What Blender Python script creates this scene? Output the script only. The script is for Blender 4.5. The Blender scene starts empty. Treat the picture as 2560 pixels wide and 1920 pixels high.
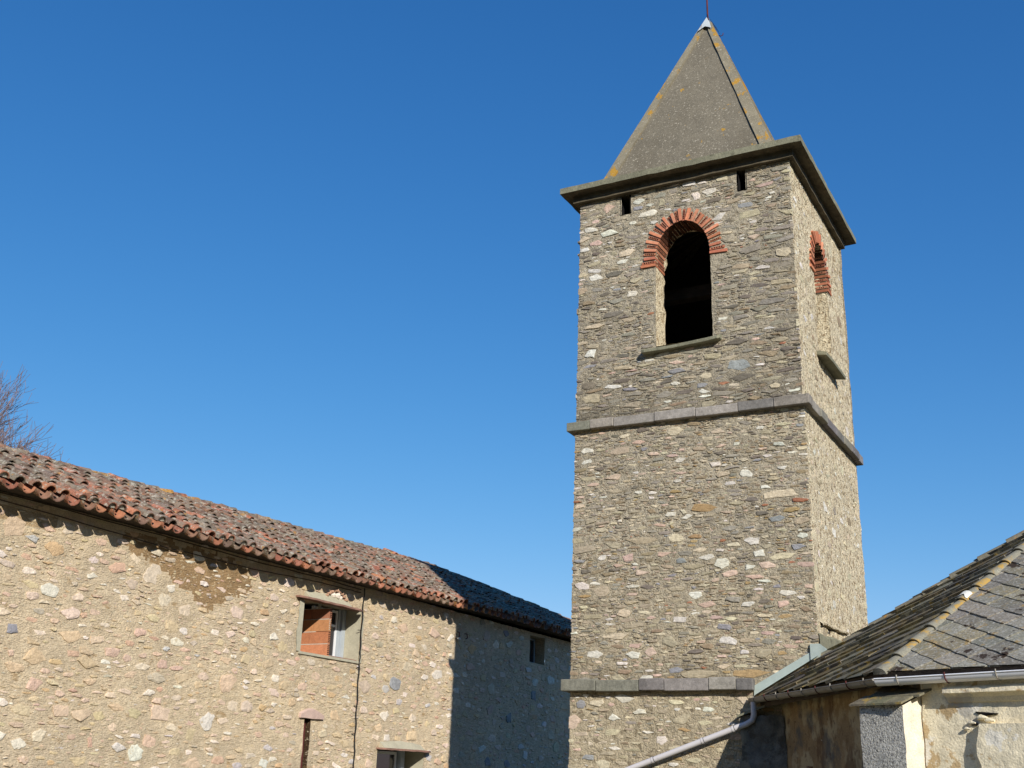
import bpy, bmesh, math, random
import numpy as np
from mathutils import Vector, Matrix, noise as mnoise

# ------------------------------------------------------------------ camera, sky, sun
S = bpy.context.scene
COL = S.collection
cam = bpy.data.cameras.new("camera"); cam_o = bpy.data.objects.new("camera", cam); COL.objects.link(cam_o)
CF = Vector((-0.45114177, 0.83038204, 0.32701187)); CR = Vector((0.88323661, 0.46795212, 0.03023099)); CU = Vector((0.12792263, -0.30246732, 0.94453657))
CF.normalize(); CR = (CR - CF*CR.dot(CF)).normalized(); CU = CR.cross(CF)
CP = Vector((4.1587118, -17.39704109, 1.6))
M = Matrix(((CR.x, CU.x, -CF.x, CP.x), (CR.y, CU.y, -CF.y, CP.y), (CR.z, CU.z, -CF.z, CP.z), (0, 0, 0, 1)))
cam_o.matrix_world = M
cam.sensor_width = 36.0; cam.lens = 36.0*2858.46/2560.0; cam.clip_start = 0.1; cam.clip_end = 5000
S.camera = cam_o

SUN_EL = math.radians(25.5)
SH = Vector((0.723, -0.690, 0)).normalized()
SUN = Vector((SH.x*math.cos(SUN_EL), SH.y*math.cos(SUN_EL), math.sin(SUN_EL)))
w = bpy.data.worlds.new("World"); S.world = w; w.use_nodes = True
nt = w.node_tree; bg = nt.nodes["Background"]
sky = nt.nodes.new("ShaderNodeTexSky"); sky.sky_type = 'NISHITA'; sky.sun_disc = False
sky.sun_elevation = SUN_EL; sky.sun_rotation = math.atan2(SUN.x, SUN.y)
sky.altitude = 1500; sky.air_density = 1.0; sky.dust_density = 0.0; sky.ozone_density = 4.5
# mild highlight shoulder on the sky, like the camera's own response near the horizon
hs_ = nt.nodes.new("ShaderNodeHueSaturation"); hs_.inputs['Saturation'].default_value = 1.22
ma_ = nt.nodes.new("ShaderNodeVectorMath"); ma_.operation = 'MULTIPLY_ADD'; ma_.inputs[1].default_value = (0.03, 0.10, 0.13); ma_.inputs[2].default_value = (1, 1, 1)
dv_ = nt.nodes.new("ShaderNodeVectorMath"); dv_.operation = 'DIVIDE'
nt.links.new(sky.outputs[0], hs_.inputs['Color']); nt.links.new(hs_.outputs[0], ma_.inputs[0]); nt.links.new(hs_.outputs[0], dv_.inputs[0]); nt.links.new(ma_.outputs[0], dv_.inputs[1])
wb_ = nt.nodes.new("ShaderNodeVectorMath"); wb_.operation = 'MULTIPLY'; wb_.inputs[1].default_value = (1.12, 1.09, 1.34)
nt.links.new(dv_.outputs[0], wb_.inputs[0]); nt.links.new(wb_.outputs[0], bg.inputs[0]); bg.inputs[1].default_value = 0.15
sl = bpy.data.lights.new("sun", 'SUN'); sl.energy = 4.75; sl.angle = math.radians(0.53); sl.color = (1.0, 0.945, 0.865)
so = bpy.data.objects.new("sun", sl); COL.objects.link(so)
so.rotation_euler = SUN.to_track_quat('Z', 'Y').to_euler(); so.location = SUN*60
S.view_settings.view_transform = 'Standard'; S.view_settings.look = 'None'
S.view_settings.exposure = 0.17; S.view_settings.gamma = 1.0; S.view_settings.use_curve_mapping = False

# ------------------------------------------------------------------ helpers
def lin(r, g, b):
    f = lambda c: (c/255.0)/12.92 if c/255.0 <= 0.04045 else ((c/255.0+0.055)/1.055)**2.4
    return (f(r), f(g), f(b))
V = Vector
R_ = random.Random(7)

class MB:
    """collects faces with one colour per face, builds ONE mesh object"""
    def __init__(s): s.v = []; s.f = []; s.c = []; s.m = []; s.s = []
    def face(s, pts, c=(1, 1, 1), m=0, smooth=False):
        n = len(s.v); s.v.extend([tuple(q) for q in pts]); s.f.append(tuple(range(n, n+len(pts)))); s.c.append(c); s.m.append(m); s.s.append(smooth)
    def add(s, verts, faces, c=(1, 1, 1), m=0, smooth=False):
        n = len(s.v); s.v.extend([tuple(q) for q in verts])
        for f in faces:
            s.f.append(tuple(i+n for i in f)); s.c.append(c); s.m.append(m); s.s.append(smooth)
    def box(s, o, U, Vv, W, c=(1, 1, 1), m=0):
        o, U, Vv, W = V(o), V(U), V(Vv), V(W)
        p = [o, o+U, o+U+Vv, o+Vv, o+W, o+U+W, o+U+Vv+W, o+Vv+W]
        s.add(p, [(0, 3, 2, 1), (4, 5, 6, 7), (0, 1, 5, 4), (1, 2, 6, 5), (2, 3, 7, 6), (3, 0, 4, 7)], c, m)
    def bbox(s, a, b, c=(1, 1, 1), m=0):
        a, b = V(a), V(b); d = b-a
        s.box(a, (d.x, 0, 0), (0, d.y, 0), (0, 0, d.z), c, m)
    def tube(s, pts, r, n=8, c=(1, 1, 1), m=0, smooth=True, caps=True):
        pts = [V(q) for q in pts]; rr = r if isinstance(r, (list, tuple)) else [r]*len(pts)
        rings = []; prev = None
        for i, q in enumerate(pts):
            t = (pts[min(i+1, len(pts)-1)]-pts[max(i-1, 0)]).normalized()
            if prev is None:
                a = t.cross(V((0, 0, 1)))
                if a.length < 1e-3: a = t.cross(V((0, 1, 0)))
                a.normalize()
            else:
                a = (prev-t*prev.dot(t)).normalized()
            prev = a; b = t.cross(a)
            rings.append([q+a*math.cos(k*2*math.pi/n)*rr[i]+b*math.sin(k*2*math.pi/n)*rr[i] for k in range(n)])
        vs = [x for rg in rings for x in rg]; fs = []
        for i in range(len(pts)-1):
            for k in range(n):
                fs.append((i*n+k, i*n+(k+1) % n, (i+1)*n+(k+1) % n, (i+1)*n+k))
        s.add(vs, fs, c, m, smooth)
        if caps:
            s.face(list(reversed(rings[0])), c, m); s.face(rings[-1], c, m)
    def build(s, name, mats, parent=None, bev=0):
        me = bpy.data.meshes.new(name); me.from_pydata(s.v, [], s.f)
        if not isinstance(mats, (list, tuple)): mats = [mats]
        for mm in mats: me.materials.append(mm)
        me.polygons.foreach_set('material_index', s.m)
        me.polygons.foreach_set('use_smooth', s.s)
        a = me.color_attributes.new('col', 'FLOAT_COLOR', 'CORNER')
        arr = np.repeat(np.array([(c[0], c[1], c[2], 1.0) for c in s.c], dtype=np.float32), [len(f) for f in s.f], axis=0)
        a.data.foreach_set('color', arr.ravel())
        me.update(); me.validate()
        o = bpy.data.objects.new(name, me); COL.objects.link(o)
        if parent is not None: o.parent = parent
        if bev:
            bm = bmesh.new(); bm.from_mesh(me); bmesh.ops.remove_doubles(bm, verts=bm.verts, dist=1e-5)
            bm.to_mesh(me); bm.free()
            md = o.modifiers.new('bevel', 'BEVEL'); md.width = bev; md.segments = 2; md.limit_method = 'ANGLE'
        return o

def thing(name, label, cat, group=None):
    o = bpy.data.objects.new(name, None); COL.objects.link(o); o.empty_display_size = 0.2
    return tag(o, label, cat, group)
def tag(o, label, cat, group=None):
    o['label'] = label; o['category'] = cat
    if group: o['group'] = group
    return o

# ------------------------------------------------------------------ materials
def mat(name, base=(1, 1, 1), attr=False, var=((1.2, 0.12), (9, 0.15)), fine=0.12, fine_scale=60, blots=(), bumps=((18, 0.5, 0.02), (70, 0.4, 0.008)), rough=0.9, spec=0.25, metal=0.0, fine_stretch=(1, 1, 1)):
    """blots: (scale, threshold, softness, colour, (stretch), strength)"""
    m = bpy.data.materials.new(name); m.use_nodes = True; n = m.node_tree.nodes; L = m.node_tree.links
    bs = n["Principled BSDF"]; bs.inputs['Roughness'].default_value = rough; bs.inputs['Specular IOR Level'].default_value = spec; bs.inputs['Metallic'].default_value = metal
    tc = n.new("ShaderNodeTexCoord")
    def mapped(st, off):
        mp = n.new("ShaderNodeMapping"); mp.inputs['Scale'].default_value = st; mp.inputs['Location'].default_value = (off, off*1.7, off*0.6)
        L.new(tc.outputs['Object'], mp.inputs[0]); return mp.outputs[0]
    def nz(scale, off, det=4, st=(1, 1, 1), ro=0.55):
        q = n.new("ShaderNodeTexNoise"); q.inputs['Scale'].default_value = scale; q.inputs['Detail'].default_value = det; q.inputs['Roughness'].default_value = ro
        L.new(mapped(st, off), q.inputs['Vector']); return q.outputs['Fac']
    def rng(sock, a, b, c, d):
        q = n.new("ShaderNodeMapRange"); q.inputs[1].default_value = a; q.inputs[2].default_value = b; q.inputs[3].default_value = c; q.inputs[4].default_value = d
        L.new(sock, q.inputs[0]); return q.outputs[0]
    def mul(csock, fsock):
        q = n.new("ShaderNodeVectorMath"); q.operation = 'SCALE'; L.new(csock, q.inputs[0]); L.new(fsock, q.inputs['Scale']); return q.outputs[0]
    if attr:
        a = n.new("ShaderNodeAttribute"); a.attribute_name = 'col'; c = a.outputs['Color']
        if tuple(base) != (1, 1, 1):
            q = n.new("ShaderNodeVectorMath"); q.operation = 'MULTIPLY'; L.new(c, q.inputs[0]); q.inputs[1].default_value = base; c = q.outputs[0]
    else:
        a = n.new("ShaderNodeRGB"); a.outputs[0].default_value = (*base, 1); c = a.outputs[0]
    for i, (sc, am) in enumerate(var):
        c = mul(c, rng(nz(sc, 3.1*i+1), 0.3, 0.7, 1-am, 1+am))
    if fine:
        c = mul(c, rng(nz(fine_scale, 11, 3, fine_stretch), 0.3, 0.7, 1-fine, 1+fine))
    for i, bl in enumerate(blots):
        sc, th, sf, colr = bl[:4]; st = bl[4] if len(bl) > 4 and bl[4] else (1, 1, 1); am = bl[5] if len(bl) > 5 else 1.0
        fac = rng(nz(sc, 23.7+7.3*i, 6, st, 0.62), th, th+sf, 0, am)
        q = n.new("ShaderNodeMix"); q.data_type = 'RGBA'; L.new(fac, q.inputs['Factor']); L.new(c, q.inputs['A']); q.inputs['B'].default_value = (*colr, 1); c = q.outputs['Result']
    L.new(c, bs.inputs['Base Color'])
    prev = None
    for i, bp in enumerate(bumps):
        sc, st_, di = bp[:3]; stt = bp[3] if len(bp) > 3 else (1, 1, 1)
        b = n.new("ShaderNodeBump"); b.inputs['Strength'].default_value = st_; b.inputs['Distance'].default_value = di
        L.new(nz(sc, 40+3*i, 5, stt), b.inputs['Height'])
        if prev: L.new(prev, b.inputs['Normal'])
        prev = b.outputs[0]
    if prev: L.new(prev, bs.inputs['Normal'])
    return m

K = {}
K['mort_tower'] = mat('mortar_tower', lin(169, 159, 138), attr=True, var=((0.5, .12), (3, .14), (14, .2)), fine=.34, fine_scale=70, blots=((9, .56, .1, lin(118, 106, 84), None, .8), (22, .6, .06, lin(84, 76, 62), (1, 1, 2.2), .8), (30, .64, .05, lin(205, 196, 172), None, .8)), bumps=((14, .8, .05), (45, .9, .03), (130, .6, .008)))
K['stone'] = mat('rubble_stone', attr=True, var=((5, .12), (20, .16)), fine=.2, fine_scale=85, fine_stretch=(1, 1, 3), bumps=((12, .5, .03, (1, 1, 3)), (50, .7, .014, (1, 1, 3)), (160, .4, .004)), blots=((14, .64, .08, lin(96, 88, 72), None, .6),))
K['render'] = mat('cream_roughcast', lin(222, 208, 176), attr=True, var=((.8, .06), (4, .10), (16, .14)), fine=.26, fine_scale=60, blots=((7, .54, .07, lin(188, 168, 134), (1, 1, .8), .8), (14, .56, .04, lin(140, 118, 88), (1, .8, .8), .9), (26, .58, .04, lin(104, 86, 64), (1, .8, .8), .85), (26, .36, -.06, lin(232, 222, 196), None, .5)), bumps=((10, .8, .05), (34, 1.0, .04), (110, .7, .012)))
K['mort_house'] = mat('mortar_house', lin(206, 187, 156), attr=True, var=((.6, .08), (3, .1), (12, .12)), fine=.22, fine_scale=60, blots=((5, .60, .1, lin(170, 140, 98), (1, .5, 1), .8), (12, .58, .06, lin(222, 208, 176), (1, 1, 2), .6), (22, .62, .04, lin(140, 116, 84), (1, .6, 3), .85)), bumps=((7, .6, .04, (1, 1, 3.2)), (28, .9, .03, (1, 1, 2.2)), (110, .6, .01)))
K['stone_house'] = mat('house_stone', attr=True, var=((5, .10), (20, .14)), fine=.16, fine_scale=90, bumps=((10, .5, .03), (45, .7, .016), (150, .4, .004)), blots=((11, .64, .06, lin(190, 165, 122), None, .8),))
K['slate_block'] = mat('slate_block', attr=True, var=((3, .18), (14, .2)), fine=.2, fine_scale=60, blots=((8, .62, .08, lin(150, 146, 130), None, .5), (5, .66, .06, lin(82, 80, 62), None, .7)), bumps=((20, .5, .015), (90, .4, .004)), rough=.8)
K['cement_old'] = mat('weathered_cement', lin(126, 124, 104), var=((2, .14), (10, .16)), fine=.22, fine_scale=60, blots=((6, .6, .1, lin(82, 80, 64), None, .7), (9, .66, .05, lin(150, 148, 130), None, .7)), bumps=((20, .5, .02), (80, .5, .006)))
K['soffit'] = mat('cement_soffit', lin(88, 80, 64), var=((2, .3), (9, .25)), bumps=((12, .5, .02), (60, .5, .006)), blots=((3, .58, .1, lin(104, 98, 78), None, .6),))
K['spire'] = mat('spire_cement', lin(116, 109, 94), var=((.9, .12), (5, .10)), fine=.24, fine_scale=42, blots=((1.6, .50, .25, lin(100, 92, 76), (1, 1, .35), .6), (26, .60, .03, lin(176, 168, 150), None, .8), (30, .60, .04, lin(84, 78, 66), None, .6), (5.0, .665, .02, lin(176, 136, 50), None, .85)), bumps=((25, .45, .012), (90, .6, .006)))
K['spire_strip'] = mat('spire_hip_cement', lin(134, 126, 106), var=((1.2, .12), (6, .12)), fine=.2, fine_scale=50, blots=((4.2, .555, .04, lin(178, 134, 44), (1, 1, .7), .9), (28, .61, .03, lin(180, 172, 156), None, .8)), bumps=((25, .45, .012), (90, .5, .006)))
K['brick'] = mat('hollow_brick', attr=True, var=((6, .12), (24, .12)), fine=.12, bumps=((30, .3, .006), (100, .3, .003)), blots=((16, .68, .05, lin(196, 172, 140), None, .5),))
K['dark'] = mat('dark_void', (.006, .005, .005), var=(), fine=0, bumps=(), rough=1)
K['inner'] = mat('dark_masonry', (.035, .03, .026), var=((3, .3),), fine=.2, bumps=((10, .5, .03),), rough=1)  # one very dark even colour for the inner walls
K['wood_old'] = mat('old_timber', (.07, .055, .042), var=((3, .3),), fine=.3, fine_stretch=(.1, 1, 1), bumps=((30, .3, .01),))
K['zinc'] = mat('zinc', lin(176, 188, 180), var=((2, .06), (12, .06)), fine=.03, bumps=((4, .12, .02),), rough=.55, spec=.4, metal=.25, blots=((7, .62, .1, lin(138, 150, 140), None, .5),))
K['cap'] = mat('cap_sheet', lin(206, 212, 210), var=((4, .08),), fine=.04, bumps=((6, .2, .02),), rough=.5, metal=.2, blots=((9, .60, .06, lin(150, 120, 104), (1, 1, .5), .6),))
K['rust'] = mat('rusty_iron', lin(92, 46, 44), var=((9, .2),), bumps=((60, .3, .003),), rough=.8)
K['pvc'] = mat('grey_pvc', lin(204, 200, 200), var=((2, .04),), fine=.03, bumps=((5, .05, .01),), rough=.45, spec=.4, blots=((6, .66, .1, lin(150, 142, 134), None, .5),))
K['gut_old'] = mat('weathered_gutter', lin(150, 144, 132), var=((2, .1), (9, .1)), fine=.06, bumps=((8, .1, .01),), rough=.55, blots=((5, .58, .12, lin(120, 104, 84), (1, 1, 3), .7),))
K['gut_new'] = mat('pale_gutter', lin(250, 250, 252), var=((2, .02),), fine=.02, bumps=(), rough=.35, spec=.5)
K['slate'] = mat('roof_slate', attr=True, var=((2, .14), (12, .2)), fine=.3, fine_scale=75, blots=((6, .565, .07, lin(166, 140, 70), None, .8), (13, .63, .05, lin(60, 54, 44), None, .7), (20, .64, .05, lin(160, 158, 148), None, .7), (9, .70, .04, lin(58, 46, 36), None, .9)), bumps=((20, .5, .012), (80, .5, .005)), rough=.8)
K['slate_b'] = mat('roof_slate_pale', attr=True, var=((2, .10), (9, .12)), fine=.3, fine_scale=60, blots=((4.2, .565, .08, lin(172, 140, 78), None, .7), (26, .54, .05, lin(182, 180, 172), None, .6), (40, .55, .05, lin(100, 96, 88), None, .65), (3.4, .60, .02, lin(52, 38, 28), None, .95)), bumps=((20, .5, .012), (80, .6, .006)), rough=.8)
K['hiptile'] = mat('hip_tile', lin(134, 130, 114), var=((3, .1), (12, .12)), fine=.2, blots=((6.5, .53, .08, lin(178, 142, 66), None, .85), (16, .66, .05, lin(180, 178, 168), None, .6)), bumps=((25, .4, .01), (90, .4, .004)))
K['ridgetile'] = mat('ridge_tile', lin(128, 122, 104), var=((3, .1), (12, .12)), fine=.2, blots=((6, .57, .05, lin(178, 128, 52), None, .85), (16, .66, .05, lin(160, 158, 148), None, .6)), bumps=((25, .4, .01),))
K['mortar_white'] = mat('white_mortar', lin(222, 220, 208), var=((6, .06),), bumps=((30, .4, .01),))
K['plaster_a'] = mat('old_brown_plaster', lin(150, 128, 94), var=((1.2, .2), (5, .2)), fine=.2, blots=((1.8, .50, .06, lin(182, 168, 134), None, .75), (2.6, .51, .08, lin(104, 80, 56), (1, 1, .5), .8), (1.7, .54, .10, lin(88, 90, 88), None, .85), (9, .60, .05, lin(84, 64, 48), None, .6), (18, .68, .04, lin(206, 200, 186), None, .8)), bumps=((8, .5, .03), (50, .5, .01)))
K['plaster_b'] = mat('flaking_plaster', lin(232, 220, 190), var=((1.5, .08), (7, .1)), fine=.14, blots=((2.2, .535, .025, lin(194, 168, 126), None, .95), (3.2, .58, .02, lin(238, 232, 216), None, .9), (1.5, .60, .04, lin(178, 172, 160), None, .75), (20, .69, .04, lin(120, 96, 66), None, .8)), bumps=((7, .5, .04), (45, .6, .012), (120, .3, .005)))
K['plaster_dark'] = mat('dark_blue_grey_plaster', lin(118, 115, 106), var=((1.5, .3), (6, .3)), fine=.2, blots=((2.2, .50, .08, lin(136, 130, 112), (1, 1, .4), .8), (5, .53, .07, lin(74, 70, 60), None, .7), (18, .69, .04, lin(200, 200, 196), None, .8), (4, .62, .05, lin(112, 98, 74), None, .7)), bumps=((9, .5, .03), (60, .5, .01)))
K['pebble'] = mat('grey_pebbledash', lin(186, 184, 176), var=((1.5, .1),), fine=.42, fine_scale=48, blots=((46, .60, .04, lin(206, 204, 192), None, .8), (34, .56, .05, lin(84, 84, 86), None, .8)), bumps=((48, 1.0, .03), (110, .6, .01)))
K['plaster_lit'] = mat('pale_plaster', lin(222, 212, 190), var=((2, .08), (8, .1)), fine=.16, blots=((4, .6, .04, lin(186, 168, 130), None, .8),), bumps=((10, .5, .02), (55, .6, .01)))
K['cement'] = mat('grey_cement', lin(176, 170, 148), var=((3, .08), (12, .08)), fine=.1, bumps=((20, .3, .01), (90, .4, .004)))
K['cement_white'] = mat('pale_cement', lin(198, 196, 182), var=((3, .08),), fine=.1, bumps=((20, .3, .01), (90, .4, .004)))
K['terra'] = mat('terracotta_slab', lin(142, 108, 94), var=((6, .2),), bumps=((30, .4, .01),))
K['tile'] = mat('roof_tile', attr=True, var=((3, .16), (14, .2)), fine=.26, fine_scale=60, blots=((5, .54, .08, lin(92, 72, 60), None, .75), (4.5, .50, .08, lin(132, 124, 108), None, .75), (13, .56, .04, lin(176, 170, 154), None, .75), (26, .57, .05, lin(74, 62, 54), None, .7), (7, .63, .03, lin(164, 120, 50), None, .7)), bumps=((30, .5, .012), (90, .5, .004)))
K['clay'] = mat('bare_clay', attr=True, var=((5, .14), (20, .14)), fine=.15, blots=((12, .60, .06, lin(168, 158, 140), None, .6),), bumps=((30, .4, .01),))
K['frame_w'] = mat('white_paint', lin(226, 228, 230), var=((6, .04),), fine=.03, bumps=(), rough=.5)
K['frame_g'] = mat('grey_paint', lin(170, 178, 184), var=((6, .06),), fine=.03, bumps=(), rough=.5)
K['glass'] = mat('dark_glass', lin(46, 44, 50), var=(), fine=0, bumps=(), rough=.08, spec=.6)
K['cable'] = mat('black_cable', (.02, .018, .016), var=(), fine=0, bumps=(), rough=.6)
K['wire'] = mat('brown_wire', (.075, .05, .03), var=(), fine=0, bumps=(), rough=.7)
K['pink'] = mat('pink_stone', lin(198, 172, 158), var=((6, .1),), bumps=((14, .5, .02), (60, .5, .01)))
K['bark'] = mat('pale_bark', lin(150, 130, 112), var=((5, .2),), bumps=((20, .4, .01),))
K['twig'] = mat('reddish_twigs', lin(126, 106, 100), var=(), fine=0, bumps=())
K['ground'] = mat('dry_grass_gravel', (.12, .105, .065), var=((.2, .2), (3, .3)), fine=.3, blots=((.5, .50, .12, (.05, .075, .02)), (2.5, .54, .1, (.16, .14, .09), None, .7)))

# ------------------------------------------------------------------ ground
g = MB(); g.face([(-400, -400, 0), (400, -400, 0), (400, 400, 0), (-400, 400, 0)])
go = g.build('ground', K['ground']); go['kind'] = 'structure'

# unseen hill added behind the viewer and to the right, blocks low sky light
hl = MB(); rows = []
na = 60
for j, (r_, h_) in enumerate(((55, 0), (75, 9), (100, 24), (140, 42), (200, 58), (300, 60))):
    row = []
    for i in range(na+1):
        az = math.radians(-175+215*i/na); f = min(1, i/6, (na-i)/6)
        hh = h_*(.35+.65*f)*(1+.25*mnoise.noise(V((math.cos(az)*3, math.sin(az)*3, j*.2))))
        row.append((math.cos(az)*r_, math.sin(az)*r_-8, hh-.3))
    rows.append(row)
hl.add([q for r_ in rows for q in r_], [(j*(na+1)+i, j*(na+1)+i+1, (j+1)*(na+1)+i+1, (j+1)*(na+1)+i) for j in range(5) for i in range(na)], (1, 1, 1), 0, True)
ho_ = hl.build('sky_blocker_hill', mat('blocker_hill', (.05, .06, .025), var=((.05, .3), (.4, .3)), bumps=((.3, 1, .8),))); ho_['kind'] = 'structure'

# ------------------------------------------------------------------ masonry tools
def disp(p, amp, sc=3.0):
    q = V(p)
    return q + mnoise.noise_vector(q*sc)*amp + mnoise.noise_vector(q*sc*4.3)*amp*0.5 + (mnoise.noise_vector(q*sc*9.1)*amp*0.28 if amp > .0105 else V((0, 0, 0)))

def wall_patch(mb, O, U, N, u0, u1, z0, z1, openings, step, amp, c=(1, 1, 1), m=0, ufun=None, cfun=None):
    """face in plane spanned by U and Z; openings: (ua, ub, zlo, topfun); ufun(u,z)->u batter"""
    O, U, N = V(O), V(U), V(N)
    xs = set([u0, u1])
    for (a, b, zl, tf) in openings: xs.update([a, b])
    xs = sorted(xs); cols = []
    for a, b in zip(xs[:-1], xs[1:]):
        op = [o for o in openings if o[0] <= a+1e-6 and o[1] >= b-1e-6]
        n = max(1, int(round((b-a)/step)))
        if op: n = max(n, 14)
        cols.append((a, b, n, sorted(op, key=lambda o: o[2]) if op else None))
    P = (lambda u, z: O+U*(ufun(u, z) if ufun else u)+V((0, 0, z)))
    def strip(a, b, n, lo, hi, nr):
        vs = []; fs = []
        for i in range(n+1):
            u = a+(b-a)*i/n; l, h = lo(u), hi(u)
            for j in range(nr+1):
                vs.append(disp(P(u, l+(h-l)*j/nr), amp))
        k = nr+1
        flip = U.cross(V((0, 0, 1))).dot(N) < 0
        for i in range(n):
            for j in range(nr):
                f = (i*k+j, (i+1)*k+j, (i+1)*k+j+1, i*k+j+1)
                fs.append(tuple(reversed(f)) if flip else f)
        if cfun is None: mb.add(vs, fs, c, m, True)
        else:
            b0 = len(mb.v); mb.v.extend([tuple(q) for q in vs])
            for f in fs:
                ce = (vs[f[0]]+vs[f[2]])/2
                mb.f.append(tuple(q+b0 for q in f)); mb.c.append(cfun(ce)); mb.m.append(m); mb.s.append(True)
    for a, b, n, op in cols:
        if op is None:
            strip(a, b, n, lambda u: z0, lambda u: z1, max(2, int((z1-z0)/step)))
        else:
            prev = (lambda u: z0)
            for o in op:
                lo_, hi_ = prev, (lambda u, zz=o[2]: zz)
                if o[2]-lo_((a+b)/2) > 1e-3: strip(a, b, n, lo_, hi_, max(2, int((o[2]-lo_((a+b)/2))/step)))
                prev = o[3]
            if z1-min(prev((a+b)/2), prev(a+1e-4)) > 1e-3: strip(a, b, n, prev, lambda u: z1, max(2, int((z1-prev((a+b)/2))/step)))

def scatter(rng, W, H, classes, forbid=None, res=0.01):
    nx, ny = int(W/res)+1, int(H/res)+1
    occ = np.zeros((ny, nx), bool); out = []
    if forbid is not None:
        U_, V_ = np.meshgrid(np.arange(nx)*res, np.arange(ny)*res); occ |= forbid(U_, V_)
    for (cnt, wr, ar, gap, pr, cf, zone) in classes:
        for _ in range(cnt):
            u = rng.uniform(0, W); v = rng.uniform(0, H)
            if zone is not None and rng.random() > zone(u, v): continue
            wd = rng.uniform(*wr); h = wd/rng.uniform(*ar); th = rng.gauss(0, .06)
            a, b = wd/2, h/2
            i0, i1 = max(0, int((u-a-gap)/res)), min(nx, int((u+a+gap)/res)+2)
            j0, j1 = max(0, int((v-b-gap-a*.1)/res)), min(ny, int((v+b+gap+a*.1)/res)+2)
            if i1 <= i0 or j1 <= j0: continue
            uu = (np.arange(i0, i1)*res-u)[None, :]; vv = (np.arange(j0, j1)*res-v)[:, None]
            ct, st = math.cos(th), math.sin(th)
            x = (uu*ct+vv*st)/(a+gap); y = (-uu*st+vv*ct)/(b+gap)
            msk = (x**2)**1.3+(y**2)**1.3 < 1
            sub = occ[j0:j1, i0:i1]
            if (sub & msk).any(): continue
            sub |= msk
            n = rng.randint(4, 6) if wd > .06 else rng.randint(4, 5); pts = []; ph = rng.random()*6.28
            ex = rng.choice((.9, .7, .5, .4)); cor = []
            for k in range(n):
                t = ph+(k+rng.uniform(-.36, .36))*2*math.pi/n
                cx, sx = math.cos(t), math.sin(t)
                rr = (abs(cx)**(2/ex)+abs(sx)**(2/ex))**(-ex/2)*rng.uniform(.84, 1.12)
                cor.append((a*cx*rr, b*sx*rr))
            sub_n = 3 if wd > .14 else (2 if wd > .06 else 1)
            for k in range(n):
                (x0, y0), (x1, y1) = cor[k], cor[(k+1) % n]
                for j in range(sub_n):
                    f = j/sub_n+(rng.uniform(-.12, .12) if j else 0)
                    jx, jy = (rng.uniform(-.12, .12)*b*1.3, rng.uniform(-.13, .13)*b) if j else (0, 0)
                    px, py = x0+(x1-x0)*f+jx, y0+(y1-y0)*f+jy
                    bul = 1.06+(.03 if j else 0)
                    px, py = px*bul, py*bul
                    pts.append((min(W+.012, max(-.012, u+px*ct-py*st)), min(H, max(0, v+px*st+py*ct))))
            out.append((pts, (u, v), rng.uniform(*pr), cf(rng, u, v)))
    return out

def put_stones(mb, stones, O, U, N, m=1, rng=R_, ufun=None, dfun=None):
    O, U, N = V(O), V(U), V(N)
    flip = U.cross(V((0, 0, 1))).dot(N) < 0
    for pts, (u, v), h, c in stones:
        n = len(pts); vs = []
        def P(a, b, d): return O+U*(ufun(a, O.z+b) if ufun else a)+V((0, 0, b))+N*(d-(dfun(O.z+b) if dfun else 0))
        cu = sum(q[0] for q in pts)/n; cv = sum(q[1] for q in pts)/n
        tu, tv = rng.uniform(-.5, .5)*h, rng.uniform(-.5, .5)*h
        tu, tv = tu*.9, tv*.9
        for (sc, d) in ((1.0, -.025), (.97, h*.75), (.66, h)):
            for (a, b) in pts:
                dd = d if d < 0 else d+rng.uniform(-.16, .16)*h+tu*(a-cu)/.1*.3+tv*(b-cv)/.05*.3
                vs.append(P(cu+(a-cu)*sc, cv+(b-cv)*sc, dd))
        vs.append(P(cu, cv, h*rng.uniform(.8, 1.15)))
        fs = []
        for k in range(n):
            k2 = (k+1) % n
            fs += [(k, k2, n+k2, n+k), (n+k, n+k2, 2*n+k2, 2*n+k), (2*n+k, 2*n+k2, 3*n)]
        if flip: fs = [tuple(reversed(f)) for f in fs]
        b0 = len(mb.v); mb.v.extend([tuple(q) for q in vs])
        for f in fs:
            k_ = rng.uniform(.93, 1.07)
            mb.f.append(tuple(i_+b0 for i_ in f)); mb.c.append((c[0]*k_, c[1]*k_, c[2]*k_)); mb.m.append(m); mb.s.append(False)

def vary(rng, c, a=.12):
    k = rng.uniform(1-a, 1+a); return tuple(min(.9, x*k*rng.uniform(.96, 1.04)) for x in c)
PAL = dict(dk=lin(122, 114, 102), grey=lin(152, 145, 131), blue=lin(150, 149, 150), tan=lin(176, 163, 138), brown=lin(154, 137, 112), white=lin(216, 210, 196), cream=lin(204, 191, 163), pink=lin(204, 178, 160), rust=lin(172, 120, 92), ochre=lin(176, 150, 108))
def pick(rng, table):
    s = sum(wt for _, wt in table); r = rng.uniform(0, s)
    for k, wt in table:
        r -= wt
        if r <= 0: return PAL[k]
    return PAL[table[-1][0]]

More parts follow.
